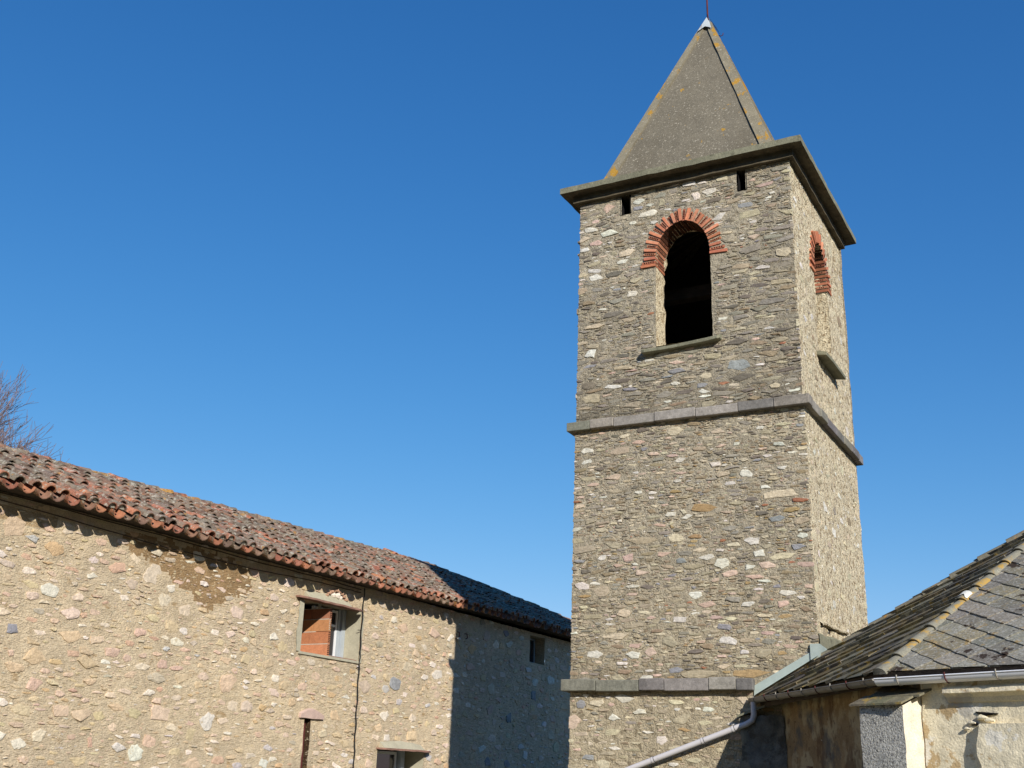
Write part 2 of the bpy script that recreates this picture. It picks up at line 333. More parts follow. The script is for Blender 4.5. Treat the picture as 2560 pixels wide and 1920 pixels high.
# ------------------------------------------------------------------ bell tower
D = 3.83; ZB = 7.532; ZL = 3.158; ZC = 12.104; ZW = 11.84
def ins(z): return 0.0049*(z-ZB)+(0.013 if z > ZB-.05 else 0)
tower = thing('bell_tower', 'tall square rubble stone bell tower with brick-arched opening and pyramid cement spire', 'tower')
WX0, WX1, WZ0, WZS, WZA = -2.49, -1.462, 8.76, 10.40, 11.09
WC = (WX0+WX1)/2; WR = (WX1-WX0)/2
RC = 1.915; RA, RB = RC-WR, RC+WR
def arch_top(c):
    def f(u):
        t = max(0.0, 1-abs((u-c)/WR)**1.85)
        return WZS+(WZA-WZS)*math.sqrt(t)
    return f
SCU = [(-3.15, -2.965), (-.93, -.775)]
SCZ = 11.44
wm = MB()
ufx = lambda u, z: -2+(u+2)*(1-ins(z)/2)
fo = [(WX0, WX1, WZ0, arch_top(WC))]+[(a, b, SCZ, (lambda u: ZW)) for a, b in SCU]
# base mesh: planes at wall line (batter handled as an inset through corner interpolation)
def front(z): return V((0, ins(z), 0))
class Batter:
    pass
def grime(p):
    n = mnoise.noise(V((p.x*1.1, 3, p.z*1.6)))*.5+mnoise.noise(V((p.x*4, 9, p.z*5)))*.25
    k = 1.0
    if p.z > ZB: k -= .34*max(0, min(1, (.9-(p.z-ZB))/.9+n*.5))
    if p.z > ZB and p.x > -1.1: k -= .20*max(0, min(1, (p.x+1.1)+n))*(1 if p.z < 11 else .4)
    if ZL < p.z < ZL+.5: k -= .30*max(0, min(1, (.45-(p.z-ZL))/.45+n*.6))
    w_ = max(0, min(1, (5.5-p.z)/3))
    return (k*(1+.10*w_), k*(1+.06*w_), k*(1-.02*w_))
def patch_front(z0, z1, ops, step):
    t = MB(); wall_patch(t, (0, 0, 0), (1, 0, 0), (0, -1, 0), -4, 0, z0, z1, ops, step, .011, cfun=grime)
    for i, q in enumerate(t.v):
        k = ins(q[2]); t.v[i] = (-2+(q[0]+2)*(1-k/2), q[1]+k, q[2])
    b0 = len(wm.v); wm.v += t.v; wm.f += [tuple(i+b0 for i in f) for f in t.f]; wm.c += t.c; wm.m += [0]*len(t.f); wm.s += t.s
def patch_side(z0, z1, ops, step, x, n, m):
    t = MB(); wall_patch(t, (x, 0, 0), (0, 1, 0), (n, 0, 0), 0, D, z0, z1, ops, step, .012)
    for i, q in enumerate(t.v):
        k = ins(q[2]); t.v[i] = (q[0]-n*k, D/2+(q[1]-D/2)*(1-k/(D/2)), q[2])
    wm.add(t.v, t.f, (1, 1, 1), m, True)
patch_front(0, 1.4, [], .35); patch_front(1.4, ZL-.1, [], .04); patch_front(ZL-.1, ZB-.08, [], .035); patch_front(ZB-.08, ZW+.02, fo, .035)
so_ = [(RA, RB, WZ0, arch_top(RC))]
patch_side(0, 2.4, [], .3, 0, 1, 2); patch_side(2.4, ZB-.08, [], .04, 0, 1, 2); patch_side(ZB-.08, ZW+.02, so_, .04, 0, 1, 2)
patch_side(0, ZW+.02, [], .3, -4, -1, 0)
t = MB(); wall_patch(t, (0, D, 0), (1, 0, 0), (0, 1, 0), -4, 0, 0, ZW+.02, [], .3, .016)
wm.add(t.v, t.f, (1, 1, 1), 0, True)
# reveals and dark interior
T = .46
def reveal(c, axis, m_j):
    """jambs + arch soffit, rough"""
    n = 16
    prof = [(c-WR, WZ0)]+[(c-WR, WZ0+(WZS-WZ0)*k/14) for k in range(1, 15)]
    prof += [(c-WR*math.cos(math.pi*k/n), WZS+(WZA-WZS)*math.sin(math.pi*k/n)) for k in range(1, n)]
    prof += [(c+WR, WZS-(WZS-WZ0)*k/14) for k in range(0, 15)]
    nd = 5; vs = []
    for (u, z) in prof:
        for k in range(nd+1):
            d = T*k/nd
            q = V((u, d+ins(z), z)) if axis == 0 else V((-d-ins(z), u, z))
            vs.append(disp(q, .016) if k < nd else disp(q, .05, 5))
    fs = [(i*(nd+1)+k, (i+1)*(nd+1)+k, (i+1)*(nd+1)+k+1, i*(nd+1)+k+1) for i in range(len(prof)-1) for k in range(nd)]
    wm.add(vs, fs, (1, 1, 1), m_j, True)
    a = V((c-WR, 0, WZ0)); 
    if axis == 0: wm.face([(c-WR, 0, WZ0), (c+WR, 0, WZ0), (c+WR, T, WZ0), (c-WR, T, WZ0)], (1, 1, 1), m_j)
    else: wm.face([(0, c-WR, WZ0), (0, c+WR, WZ0), (-T, c+WR, WZ0), (-T, c-WR, WZ0)], (1, 1, 1), m_j)
reveal(WC, 0, 2); reveal(RC, 1, 2)
# inner shell (with the same openings)
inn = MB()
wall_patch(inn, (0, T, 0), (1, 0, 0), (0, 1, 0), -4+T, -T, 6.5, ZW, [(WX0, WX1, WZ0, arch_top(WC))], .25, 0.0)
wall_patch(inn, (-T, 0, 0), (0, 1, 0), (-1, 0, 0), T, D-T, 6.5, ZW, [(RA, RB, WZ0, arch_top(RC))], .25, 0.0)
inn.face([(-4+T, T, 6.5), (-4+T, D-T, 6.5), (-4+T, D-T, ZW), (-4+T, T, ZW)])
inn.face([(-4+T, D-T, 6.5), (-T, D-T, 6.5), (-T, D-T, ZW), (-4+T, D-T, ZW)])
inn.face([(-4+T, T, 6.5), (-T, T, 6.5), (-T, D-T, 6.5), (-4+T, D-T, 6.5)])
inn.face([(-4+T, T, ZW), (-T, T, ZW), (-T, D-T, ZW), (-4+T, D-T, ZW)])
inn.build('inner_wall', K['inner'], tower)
# slots under the cornice
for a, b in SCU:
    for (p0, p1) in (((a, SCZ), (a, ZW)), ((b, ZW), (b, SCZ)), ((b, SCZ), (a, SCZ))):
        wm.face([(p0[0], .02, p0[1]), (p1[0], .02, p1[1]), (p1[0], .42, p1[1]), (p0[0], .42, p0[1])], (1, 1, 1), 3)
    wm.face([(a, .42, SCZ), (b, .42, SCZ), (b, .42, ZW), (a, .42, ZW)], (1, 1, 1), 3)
# stones of the front face
rng = random.Random(11)
def fb_up(U_, V_):
    x = U_-4; z = V_+ZB
    m_ = (x > WX0-.03) & (x < WX1+.03) & (z > WZ0-.1) & (z < WZS)
    m_ |= (((x-WC)/(WR+.22))**2+((z-WZS+.10)/(WZA-WZS+.22+.10))**2 < 1) & (z > WZS-.32)
    for a, b in SCU: m_ |= (x > a-.02) & (x < b+.02) & (z > SCZ-.02)
    return m_
def col_up(r, u, v):
    z = v/4.3
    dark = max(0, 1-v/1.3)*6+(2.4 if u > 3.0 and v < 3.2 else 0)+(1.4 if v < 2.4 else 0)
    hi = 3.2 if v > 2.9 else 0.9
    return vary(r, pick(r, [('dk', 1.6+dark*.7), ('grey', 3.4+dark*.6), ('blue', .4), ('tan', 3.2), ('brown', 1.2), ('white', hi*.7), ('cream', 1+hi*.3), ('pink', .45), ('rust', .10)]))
def colw(r, u, v): return vary(r, pick(r, [('white', 4), ('cream', 2.4), ('pink', .8), ('blue', .5), ('tan', 1)]), .08)
flat = lambda u, v: 1.0
dense = lambda u, v: 1.0 if (v < 1.15 or (u > 2.9 and v < 3.0)) else .12
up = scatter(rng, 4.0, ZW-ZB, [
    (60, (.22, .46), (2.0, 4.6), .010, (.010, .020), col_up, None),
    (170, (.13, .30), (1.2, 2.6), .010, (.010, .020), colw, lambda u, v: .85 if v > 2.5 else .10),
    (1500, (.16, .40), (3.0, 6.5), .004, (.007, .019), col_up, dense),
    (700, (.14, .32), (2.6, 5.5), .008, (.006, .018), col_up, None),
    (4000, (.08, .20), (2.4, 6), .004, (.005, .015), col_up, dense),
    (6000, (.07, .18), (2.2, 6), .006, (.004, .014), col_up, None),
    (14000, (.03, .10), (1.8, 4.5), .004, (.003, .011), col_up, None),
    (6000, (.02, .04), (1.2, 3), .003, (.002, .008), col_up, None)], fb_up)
fu = lambda u, z: -2+(u-2)*(1-ins(z)/2)+0*z
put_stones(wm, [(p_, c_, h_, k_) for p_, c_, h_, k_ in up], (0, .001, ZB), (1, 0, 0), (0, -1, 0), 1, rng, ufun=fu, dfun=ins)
def col_mid(r, u, v): return vary(r, pick(r, [('dk', 1.2), ('grey', 2.4), ('tan', 3.4), ('brown', 2.4), ('cream', 1.7), ('white', .6), ('pink', .8), ('rust', .13), ('blue', .3), ('ochre', .5)]))
mid = scatter(rng, 4.0, ZB-ZL-.12, [
    (20, (.30, .62), (3.2, 5.2), .012, (.006, .014), lambda r, u, v: vary(r, pick(r, [('pink', 2), ('ochre', .6), ('cream', 2), ('tan', 3)])), None),
    (130, (.13, .28), (1.4, 3.2), .010, (.008, .016), colw, lambda u, v: .85 if v < 2.3 else .3),
    (1000, (.11, .28), (2.6, 5.5), .007, (.005, .016), col_mid, None),
    (6000, (.07, .17), (2.2, 5), .006, (.004, .013), col_mid, None),
    (12000, (.03, .10), (1.6, 4), .004, (.003, .010), col_mid, None),
    (6000, (.02, .045), (1.2, 2.6), .003, (.002, .008), col_mid, None)])
put_stones(wm, mid, (0, -.001, ZL), (1, 0, 0), (0, -1, 0), 1, rng, ufun=fu, dfun=ins)
# rubble also wraps to the far left face edge (seen from a side step)
def col_low(r, u, v): return vary(r, pick(r, [('grey', 1), ('tan', 3), ('brown', 1), ('cream', 3), ('white', 1.1), ('pink', .8), ('ochre', .5)]))
low = scatter(rng, 4.0, ZL-.2-1.2, [
    (30, (.18, .34), (1.3, 2.6), .02, (.006, .016), colw, None),
    (400, (.12, .28), (2, 4.5), .012, (.006, .016), col_low, None),
    (4000, (.04, .14), (1.8, 4.5), .010, (.004, .012), col_low, None)])
put_stones(wm, low, (0, .0, 1.2), (1, 0, 0), (0, -1, 0), 1, rng, ufun=fu, dfun=ins)
# left face rubble
lf = scatter(rng, D, 7.5, [(900, (.14, .32), (1.6, 4), .02, (.006, .02), col_mid, None)])
put_stones(wm, lf, (-4-.004, 0, 3.6), (0, 1, 0), (-1, 0, 0), 1, rng, ufun=lambda u, z: D/2+(u-D/2)*(1-ins(z)/2))
# right face: mostly roughcast with a few stone backs showing
rf_c = lambda r, u, v: vary(r, pick(r, [('cream', 5), ('white', 2), ('tan', 2.0), ('brown', .8), ('grey', .3)]), .12)
def fb_r(U_, V_):
    z = V_+3.4; y = U_
    m_ = (y > RA-.25) & (y < RB+.3) & (z > WZ0-.1) & (z < WZA+.3)
    return m_ | ((z > ZB-.3) & (z < ZB+.05))
rf = scatter(rng, D, ZW-3.45, [(260, (.12, .30), (1.2, 3), .03, (.005, .011), rf_c, None), (2200, (.06, .15), (.9, 2.2), .02, (.005, .010), rf_c, None), (5000, (.02, .06), (.7, 1.8), .014, (.004, .009), rf_c, None)], fb_r)
put_stones(wm, rf, (-.003, 0, 3.4), (0, 1, 0), (1, 0, 0), 1, rng, ufun=lambda u, z: D/2+(u-D/2)*(1-ins(z)/2), dfun=ins)
wm.build('wall', [K['mort_tower'], K['stone'], K['render'], K['dark']], tower)

# lower corner mortar fillet seen by the roof
fl = MB()
for i in range(14):
    z = 2.9+.09*i
fl = None

# string courses
def course(z1, th, o, sides, name, rng, x_end=None):
    mb = MB(); z0 = z1-th
    cols_ = [lin(124, 121, 118), lin(138, 134, 128), lin(114, 111, 106), lin(148, 144, 134), lin(130, 126, 114)]
    k = ins(z1)
    def run(p0, p1, nrm, ext0, ext1):
        p0, p1, nrm = V(p0), V(p1), V(nrm); d = (p1-p0).normalized(); L_ = (p1-p0).length+ext0+ext1; s = p0-d*ext0; u = 0
        while u < L_-1e-3:
            l = rng.uniform(.34, .78); 
            if L_-u-l < .22: l = L_-u
            j = rng.uniform(-.008, .008); jo = rng.uniform(-.012, .012); g_ = .006
            a = s+d*(u+g_/2)-nrm*.1; a.z = z0+j
            n0 = len(mb.v)
            mb.box(a, d*(l-g_), nrm*(.1+o+jo), (0, 0, th+rng.uniform(-.006, .006)), vary(rng, rng.choice(cols_), .12))
            u += l
    run((-4, k, 0), ((0 if x_end is None else x_end), k, 0), (0, -1, 0), o if 'L' in sides else 0, o if x_end is None else 0)
    if x_end is None: run((-k, .0, 0), (-k, D, 0), (1, 0, 0), -.1, o)
    run((-4, D, 0), (-4, 0, 0), (-1, 0, 0), 0, -.1)
    if x_end is None: run((0, D, 0), (-4, D, 0), (0, 1, 0), 0, 0)
    return mb.build(name, K['slate_block'], tower, bev=.012)
course(ZB, .156, .126, 'L', 'string_course', random.Random(3))
course(ZL, .178, .136, 'L', 'string_course', random.Random(5), x_end=-.95)

# cornice: projecting slab on a smaller step
c1 = MB(); o1 = .28-.02; o2 = .07
def slab(mb, o, z0, z1, c, m_side, m_bot):
    x0, x1, y0, y1 = -4-o, o, -o, D+o
    n = 26
    def edge(p, q, z_a, z_b):
        p, q = V(p), V(q); vs = []
        for i in range(n+1):
            s_ = p.lerp(q, i/n)
            for z in (z_a, z_b):
                vs.append(disp(V((s_.x, s_.y, z)), .010, 4))
        mb.add(vs, [(2*i, 2*i+2, 2*i+3, 2*i+1) for i in range(n)], c, m_side)
        return vs
    e = [((x0, y0, 0), (x1, y0, 0)), ((x1, y0, 0), (x1, y1, 0)), ((x1, y1, 0), (x0, y1, 0)), ((x0, y1, 0), (x0, y0, 0))]
    rl, rh = [], []
    for p, q in e:
        vs = edge(p, q, z0, z1); rl += vs[0::2][:-1]; rh += vs[1::2][:-1]
    cl, ch = V(((x0+x1)/2, (y0+y1)/2, z0)), V(((x0+x1)/2, (y0+y1)/2, z1))
    k = len(rl)
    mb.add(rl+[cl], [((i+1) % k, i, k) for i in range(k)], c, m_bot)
    mb.add(rh+[ch], [(i, (i+1) % k, k) for i in range(k)], c, m_side)
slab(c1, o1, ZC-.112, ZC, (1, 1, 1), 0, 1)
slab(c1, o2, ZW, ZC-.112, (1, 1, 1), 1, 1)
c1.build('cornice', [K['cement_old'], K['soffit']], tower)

# spire
AP = V((-2.0+.01, D/2, 16.66)); SB = 1.715
sp = MB(); base = [V((-2-SB, D/2-SB, ZC-.004)), V((-2+SB, D/2-SB, ZC-.004)), V((-2+SB, D/2+SB, ZC-.004)), V((-2-SB, D/2+SB, ZC-.004))]
for i in range(4):
    a, b = base[i], base[(i+1) % 4]; n = 14; vs = []; idx = {}
    for r in range(n+1):
        tt = r/n; l, h = a.lerp(AP, tt), b.lerp(AP, tt); kk = n-r
        for k in range(kk+1):
            q = l.lerp(h, k/kk) if kk else AP
            idx[(r, k)] = len(vs); vs.append(disp(q, .010, 2.5))
    fs = []
    for r in range(n):
        for k in range(n-r):
            fs.append((idx[(r, k)], idx[(r, k+1)], idx[(r+1, k)]))
            if k < n-r-1: fs.append((idx[(r, k+1)], idx[(r+1, k+1)], idx[(r+1, k)]))
    sp.add(vs, fs, (1, 1, 1), 0)
spire = sp.build('spire', K['spire'], tower)
# raised cement strips over the four hips
for i in range(4):
    hp = MB(); b = base[i]; e1 = (base[(i+1) % 4]-b).normalized(); e2 = (base[(i-1) % 4]-b).normalized()
    n1 = (e1.cross(AP-b)).normalized(); n1 = n1 if n1.z > 0 else -n1
    n2 = (e2.cross(AP-b)).normalized(); n2 = n2 if n2.z > 0 else -n2
    Wd = .19; th_ = .034; vs = []; n = 16
    for k in range(n+1):
        t_ = k/n*.955; q = b.lerp(AP, t_); w_ = Wd*(1-.45*t_); up_ = (n1+n2).normalized()
        ww = min(w_, (AP-b).length*(1-t_)*.2)
        row = [q+e1*ww-n1*.01, q+e1*ww+n1*th_, q+up_*th_*1.15, q+e2*ww+n2*th_, q+e2*ww-n2*.01]
        vs += [disp(x, .007, 3) for x in row]
    fs = []
    for k in range(n):
        for j in range(4): fs.append((k*5+j, k*5+j+1, k*5+j+6, k*5+j+5))
    fs += [(0, 1, 2, 3, 4), tuple(n*5+j for j in (4, 3, 2, 1, 0))]
    hp.add(vs, fs); hp.build('hip_strip', K['spire_strip'], spire)
# sheet metal cap, flared and lifted at the corners
cp_ = MB(); top = AP+V((.0, 0, .06)); n = 6
cb = []
for i in range(4):
    a = base[i].lerp(AP, .915); b = base[(i+1) % 4].lerp(AP, .915)
    out_ = ((a+b)/2-AP); out_.z = 0; out_.normalize()
    pts = []
    for k in range(n+1):
        t_ = k/n; q = a.lerp(b, t_); lift = .06*(1-abs(2*t_-1))
        corner = abs(2*t_-1)
        q = q+out_*(.045+.05*corner)+V((0, 0, lift-.05*corner)); pts.append(q)
    for k in range(n):
        cp_.face([pts[k], pts[k+1], top], (1, 1, 1)); cp_.face([pts[k+1]+out_*-.006, pts[k]+out_*-.006, top-V((0, 0, .01))], (1, 1, 1))
hk = base[2].lerp(AP, .92)
cp_.tube([hk+V((.03, 0, -.02)), hk+V((.08, .0, -.06)), hk+V((.13, 0, -.05)), hk+V((.14, 0, 0))], .008, 6, m=1)
cp_.build('spire_cap', [K['cap'], K['rust']], tower)
rod = MB(); rod.tube([AP+V((0, 0, -.05)), AP+V((-.004, 0, .5)), AP+V((0, 0, 1.5))], [.02, .017, .012], 8)
rod.tube([AP+V((.0, -.02, .1)), AP+V((.05, -.09, -.14)), AP+V((.09, -.14, -.3))], .008, 6)
rod.build('lightning_rod', K['rust'], tower)

# brick arches: solid wedges alternating with perforated ends
def brick_arch(axis, c, rng, name):
    mb = MB(); br = [lin(200, 130, 98), lin(190, 120, 90), lin(208, 142, 110), lin(180, 112, 86)]
    def W3(u, z, d):  # d = outward
        return V((u, ins(z)-d, z)) if axis == 0 else V((-ins(z)+d, u, z))
    n = 33; a0 = math.radians(-7); a1 = math.radians(191)
    for k in range(n):
        an = a0+(a1-a0)*(k+.5)/n
        perf = k % 2 == 1
        if an < 0: bu, bz = c+WR, WZS+an*.62; du, dz = 1.0, rng.uniform(-.05, .02)
        elif an > math.pi: bu, bz = c-WR, WZS-(an-math.pi)*.62; du, dz = -1.0, rng.uniform(-.05, .02)
        else:
            bu, bz = c+WR*math.cos(an), WZS+(WZA-WZS)*math.sin(an)
            du, dz = math.cos(an)*1.0/WR, math.sin(an)/(WZA-WZS)
            l_ = math.hypot(du, dz); du, dz = du/l_, dz/l_
            du += rng.uniform(-.05, .05)
        tu, tz = -dz, du
        L_ = (.215 if not perf else .19)+rng.uniform(-.03, .035)
        if k in (0, n-1, n-2, 1): L_ += .07
        th_i = .046 if not perf else .040; th_o = th_i*1.10
        pr = (.030 if not perf else .014)+rng.uniform(-.006, .010)
        colr = vary(rng, rng.choice(br), .14)
        if perf: colr = tuple(x*.80 for x in colr)
        i_off = -.012
        def q(s, t_, d): return W3(bu+du*s+tu*t_, bz+dz*s+tz*t_, d)
        p = [q(i_off, -th_i/2, pr), q(L_, -th_o/2, pr), q(L_, th_o/2, pr), q(i_off, th_i/2, pr)]
        b = [q(i_off, -th_i/2, -T+.02), q(L_, -th_o/2, -T+.02), q(L_, th_o/2, -T+.02), q(i_off, th_i/2, -T+.02)]
        mb.add(p+b, [(0, 1, 2, 3), (0, 4, 5, 1), (1, 5, 6, 2), (2, 6, 7, 3)], colr)
        mb.face([p[3], b[3], b[0], p[0]], tuple(x*(.16 if math.radians(0 if axis == 0 else 48) < an < math.radians(142) else .75) for x in colr))  # soffit face darkened, most at the crown: shade painted into the brick colour
        if perf:
            for j in range(5):
                s0 = .022+j*(L_-.04)/5; h_ = .0125
                hh = [q(s0, -h_, pr+.002), q(s0+.024, -h_, pr+.002), q(s0+.024, h_, pr+.002), q(s0, h_, pr+.002)]
                mb.face(hh, (1, 1, 1), 1)
        # perforations and pale joints on the soffit side of each brick
        for j in range(3):
            d0 = -.05-j*.14
            if perf:
                for jj in range(3):
                    dd = d0-jj*.035
                    mb.face([q(i_off-.002, -.009, dd), q(i_off-.002, .009, dd), q(i_off-.002, .009, dd-.02), q(i_off-.002, -.009, dd-.02)], (1, 1, 1), 1)
    # mortar bed between the bricks
    for k in range(40):
        a_, b_ = math.radians(-8)+(math.radians(196))*k/40, math.radians(-8)+(math.radians(196))*(k+1)/40
        def E_(an, rr): return (c+(WR+rr)*math.cos(an), WZS+(WZA-WZS+rr)*math.sin(an))
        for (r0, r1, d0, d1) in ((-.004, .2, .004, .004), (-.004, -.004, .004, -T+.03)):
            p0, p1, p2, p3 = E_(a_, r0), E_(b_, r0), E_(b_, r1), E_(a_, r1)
            mb.face([W3(*p0, d0), W3(*p1, d0), W3(*p2, d1), W3(*p3, d1)], (1, 1, 1) if r1 > 0 else (.25, .23, .2), 2)  # bed on the soffit coloured dark, painted shade
    return mb.build(name, [K['brick'], K['dark'], K['mort_tower']], tower)
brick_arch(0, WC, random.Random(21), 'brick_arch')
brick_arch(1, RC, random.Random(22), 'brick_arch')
# sills
sm = MB(); p = [(-2.72, 8.635), (-2.66, 8.63), (-2.2, 8.645), (-1.55, 8.675), (-1.34, 8.69), (-1.31, 8.71)]
vs = []
for i, (x, z) in enumerate(p):
    pr = .13+.02*math.sin(i*2.1)
    vs += [(x, ins(8.7)-pr, z), (x, ins(8.7)-pr, z+.062+.008*math.sin(i*3)), (x, .40 if WX0 < x < WX1 else .03, z+.10), (x, .40 if WX0 < x < WX1 else .03, z)]
n = len(p); fs = [(4*i+k, 4*i+4+k, 4*i+4+(k+1) % 4, 4*i+(k+1) % 4) for i in range(n-1) for k in range(4)]+[(0, 1, 2, 3), (4*n-1, 4*n-2, 4*n-3, 4*n-4)]
sm.add(vs, fs); sm.build('window_sill', K['cement_old'], tower, bev=.01)
sm = MB(); ys = [1.22, 1.6, 2.1, 2.62]; vs = []
for i, y in enumerate(ys):
    pr = .17-.02*(i == 0)
    vs += [(pr, y, 8.63), (pr, y, 8.70), (-.3 if RA < y < RB else -.03, y, 8.75), (-.3 if RA < y < RB else -.03, y, 8.66)]
n = len(ys); fs = [(4*i+k, 4*i+4+k, 4*i+4+(k+1) % 4, 4*i+(k+1) % 4) for i in range(n-1) for k in range(4)]+[(0, 1, 2, 3), (4*n-1, 4*n-2, 4*n-3, 4*n-4)]
sm.add(vs, fs); sm.build('window_sill', K['cement_old'], tower, bev=.01)
bb = MB(); bb.bbox((-3.6, 1.5, 10.25), (-.4, 1.72, 10.47)); bb.build('bell_beam', K['wood_old'], tower)

# ------------------------------------------------------------------ church apse beside the tower
church = thing('church_apse', 'low plastered church apse with lichened slate roof and gutter in front of the tower', 'church')
E0 = V((-.93950619, 0, 2.88036)); E1 = V((1.61219755, -3.75884979, 2.88036)); E2 = V((3.29160464, -4.40660888, 2.88036))
HIP = V((.43846617, .72376641, .53283168)).normalized()
NA = V((-.47109576, -.31980443, .82206685)).normalized(); NBn = V((-.19390183, -.50271793, .84242315)).normalized()
AX = E1+HIP*4.6
eA = (E1-E0).normalized(); uA = NA.cross(eA); uA = uA if uA.z > 0 else -uA
eB = (E2-E1).normalized(); uB = NBn.cross(eB); uB = uB if uB.z > 0 else -uB
nA = V((NA.x, NA.y, 0)).normalized(); nB = V((NBn.x, NBn.y, 0)).normalized()
R0 = V((.03, .10, 3.445))
EB = E1+eB*7.0

def slates(O, e, u, N, ang, a, b, su, sv, poly, palette, rng, drop, seed_off=0.0):
    """diamond-laid slates in the plane (O; e,u), rows along direction ang, clipped to a convex polygon (3-D points)"""
    mb = MB(); ca, sa = math.cos(ang), math.sin(ang)
    d1 = e*ca+u*sa; d2 = -e*sa+u*ca     # d1 along the row line, d2 across, upwards
    for j in range(-sv, sv):
        for i in range(-su, su):
            s = (i+(.5 if j % 2 else 0)*0+seed_off)*a+rng.uniform(-.008, .008); t_ = j*b+rng.uniform(-.006, .006)
            o = O+d1*s+d2*t_
            la, lb = a*1.04, b*1.25
            if rng.random() < .05: o = o-d2*rng.uniform(0, .03)
            h0 = (.020 if sa > 0 else .011)+rng.uniform(0, .012)*(2.6 if sa > 0 else .8); h1 = .000
            side = .006 if sa > 0 else -.006
            tx = rng.uniform(-.004, .004)
            nk = 5; bot = []
            for k in range(nk+1):
                f = k/nk; bot.append(o+d1*(la*f)+d2*rng.uniform(-.007, .007))
            gz = (lambda f: (1-f)*.008) if ang > 0 else (lambda f: f*.008)
            topv = [o+d2*lb+d1*(la*k/nk) for k in range(nk+1)]
            c = vary(rng, rng.choice(palette), .16)
            A_ = [q+N*(h0+gz(k/nk)+tx) for k, q in enumerate(bot)]; B_ = [q+N*(h1+gz(k/nk)) for k, q in enumerate(topv)]
            C_ = [q+N*(-.004) for q in bot]
            vs = A_+B_+C_; m_ = nk+1
            fs = [(k, k+1, m_+k+1, m_+k) for k in range(nk)]+[(2*m_+k, 2*m_+k+1, k+1, k) for k in range(nk)]
            fs += [(0, m_, 2*m_), (nk, 2*m_+nk, m_+nk)]
            mb.add(vs, fs, c)
    return mb
def clip(o, planes):
    me = o.data; bm = bmesh.new(); bm.from_mesh(me)
    for co, no in planes:
        bmesh.ops.bisect_plane(bm, geom=bm.verts[:]+bm.edges[:]+bm.faces[:], plane_co=co, plane_no=no, clear_outer=True)
    bm.to_mesh(me); bm.free()
hipn = HIP.cross(V((0, 0, 1))).normalized()   # vertical plane through hip 1
if hipn.dot(E0-E1) > 0: hipn = -hipn          # points to the B side
h2 = (AX-R0); h2n = h2.cross(V((0, 0, 1))).normalized()
if h2n.dot(E0-R0) > 0: h2n = -h2n
rngs = random.Random(4)
roof = MB()
# sarking planes just under the slates
def dn(q, k=.012): return V(q)-V((0, 0, k))
Z1 = V((.03, 3.2, 3.445)); NV = V((AX.x, 9, AX.z)); NL = V((.05, 9, 3.445))
roof.face([dn(E0), dn(E1), dn(AX), dn(R0)], lin(70, 66, 58))
roof.face([dn(E1), dn(EB), dn(AX)], lin(70, 66, 58))
roof.face([dn(R0), dn(AX), dn(NV), dn(NL)], lin(84, 80, 72))
roof.face([dn(EB), V((9.2, 9, 2.87)), dn(NV), dn(AX)], lin(84, 80, 72))
RA_ = roof.build('roof', K['slate'], church)
palA = [lin(110, 106, 94), lin(122, 116, 98), lin(92, 88, 80), lin(136, 130, 112), lin(116, 106, 80), lin(120, 108, 76)]
palB = [lin(134, 129, 115), lin(142, 136, 120), lin(128, 123, 110), lin(138, 129, 106)]
sA = slates(E0, eA, uA, NA, math.radians(25), .46, .25, 16, 22, None, palA, rngs, .02).build('slate_covering', K['slate'], RA_)
clip(sA, [(E0-uA*.03, -uA), (V((0, -.012, 0)), V((0, 1, 0))), (E1, hipn), (R0, h2n)])
sB = slates(E1, eB, uB, NBn, math.radians(-34.5), .34, .235, 26, 24, None, palB, rngs, .02).build('slate_covering', K['slate_b'], RA_)
clip(sB, [(E1-uB*.03, -uB), (E1, -hipn), (E1+eB*6.9, eB)])
# eave edge boards
eb = MB()
for (a, b, nn) in ((E0, E1, nA), (E1, EB, nB)):
    eb.box(V(a)-nn*.05-V((0, 0, .15)), V(b)-V(a), nn*.02, (0, 0, .145), (1, 1, 1))
eb.add([V(E0)-nA*.03-V((0, 0, .06)), V(E1)-nA*.03-V((0, 0, .06)), V(E1)-nA*.45-V((0, 0, .05)), V(E0)-nA*.45-V((0, 0, .05))], [(0, 1, 2, 3)])
eb.add([V(E1)-nB*.03-V((0, 0, .06)), V(EB)-nB*.03-V((0, 0, .06)), V(EB)-nB*.4-V((0, 0, .05)), V(E1)-nB*.4-V((0, 0, .05))], [(0, 1, 2, 3)])
eb.build('eave_board', K['wood_old'], church)

def halfround(mb, a, b, r, wdt, n, seg, upv, rng, over=.03, c=(1, 1, 1)):
    a, b = V(a), V(b); d = (b-a).normalized(); sd = d.cross(upv).normalized(); upp = sd.cross(d).normalized()
    L_ = (b-a).length/n
    for i in range(n):
        s = a+d*(L_*i-over); e = a+d*(L_*(i+1)); k0 = rng.uniform(.97, 1.04); th_ = .02
        lift0, lift1 = .024, .0
        vs = []
        for (q, rr, lf) in ((s, r*1.06*k0, lift0), (e, r*.94, lift1), (s, (r-.018)*1.06*k0, lift0)):
            for k in range(seg+1):
                t_ = math.pi*(-.06)+math.pi*1.12*k/seg
                vs.append(q+sd*math.cos(t_)*rr*wdt+upp*(math.sin(t_)*rr*.75+lf-.03))
        m_ = seg+1
        fs = [(k, k+1, m_+k+1, m_+k) for k in range(seg)]
        mb.add(vs, [tuple(reversed(f)) for f in fs], c, 0, True)
        mb.add(vs, [(2*m_+k, 2*m_+k+1, k+1, k) for k in range(seg)], tuple(x*.5 for x in c))
        if i == 0: mb.face([vs[2*m_+k] for k in range(seg+1)], tuple(x*.3 for x in c))
rh = random.Random(9)
ht = MB(); halfround(ht, E1-HIP*.02+V((0, 0, .005)), AX, .086, 1.0, 13, 8, V((0, 0, 1)), rh)
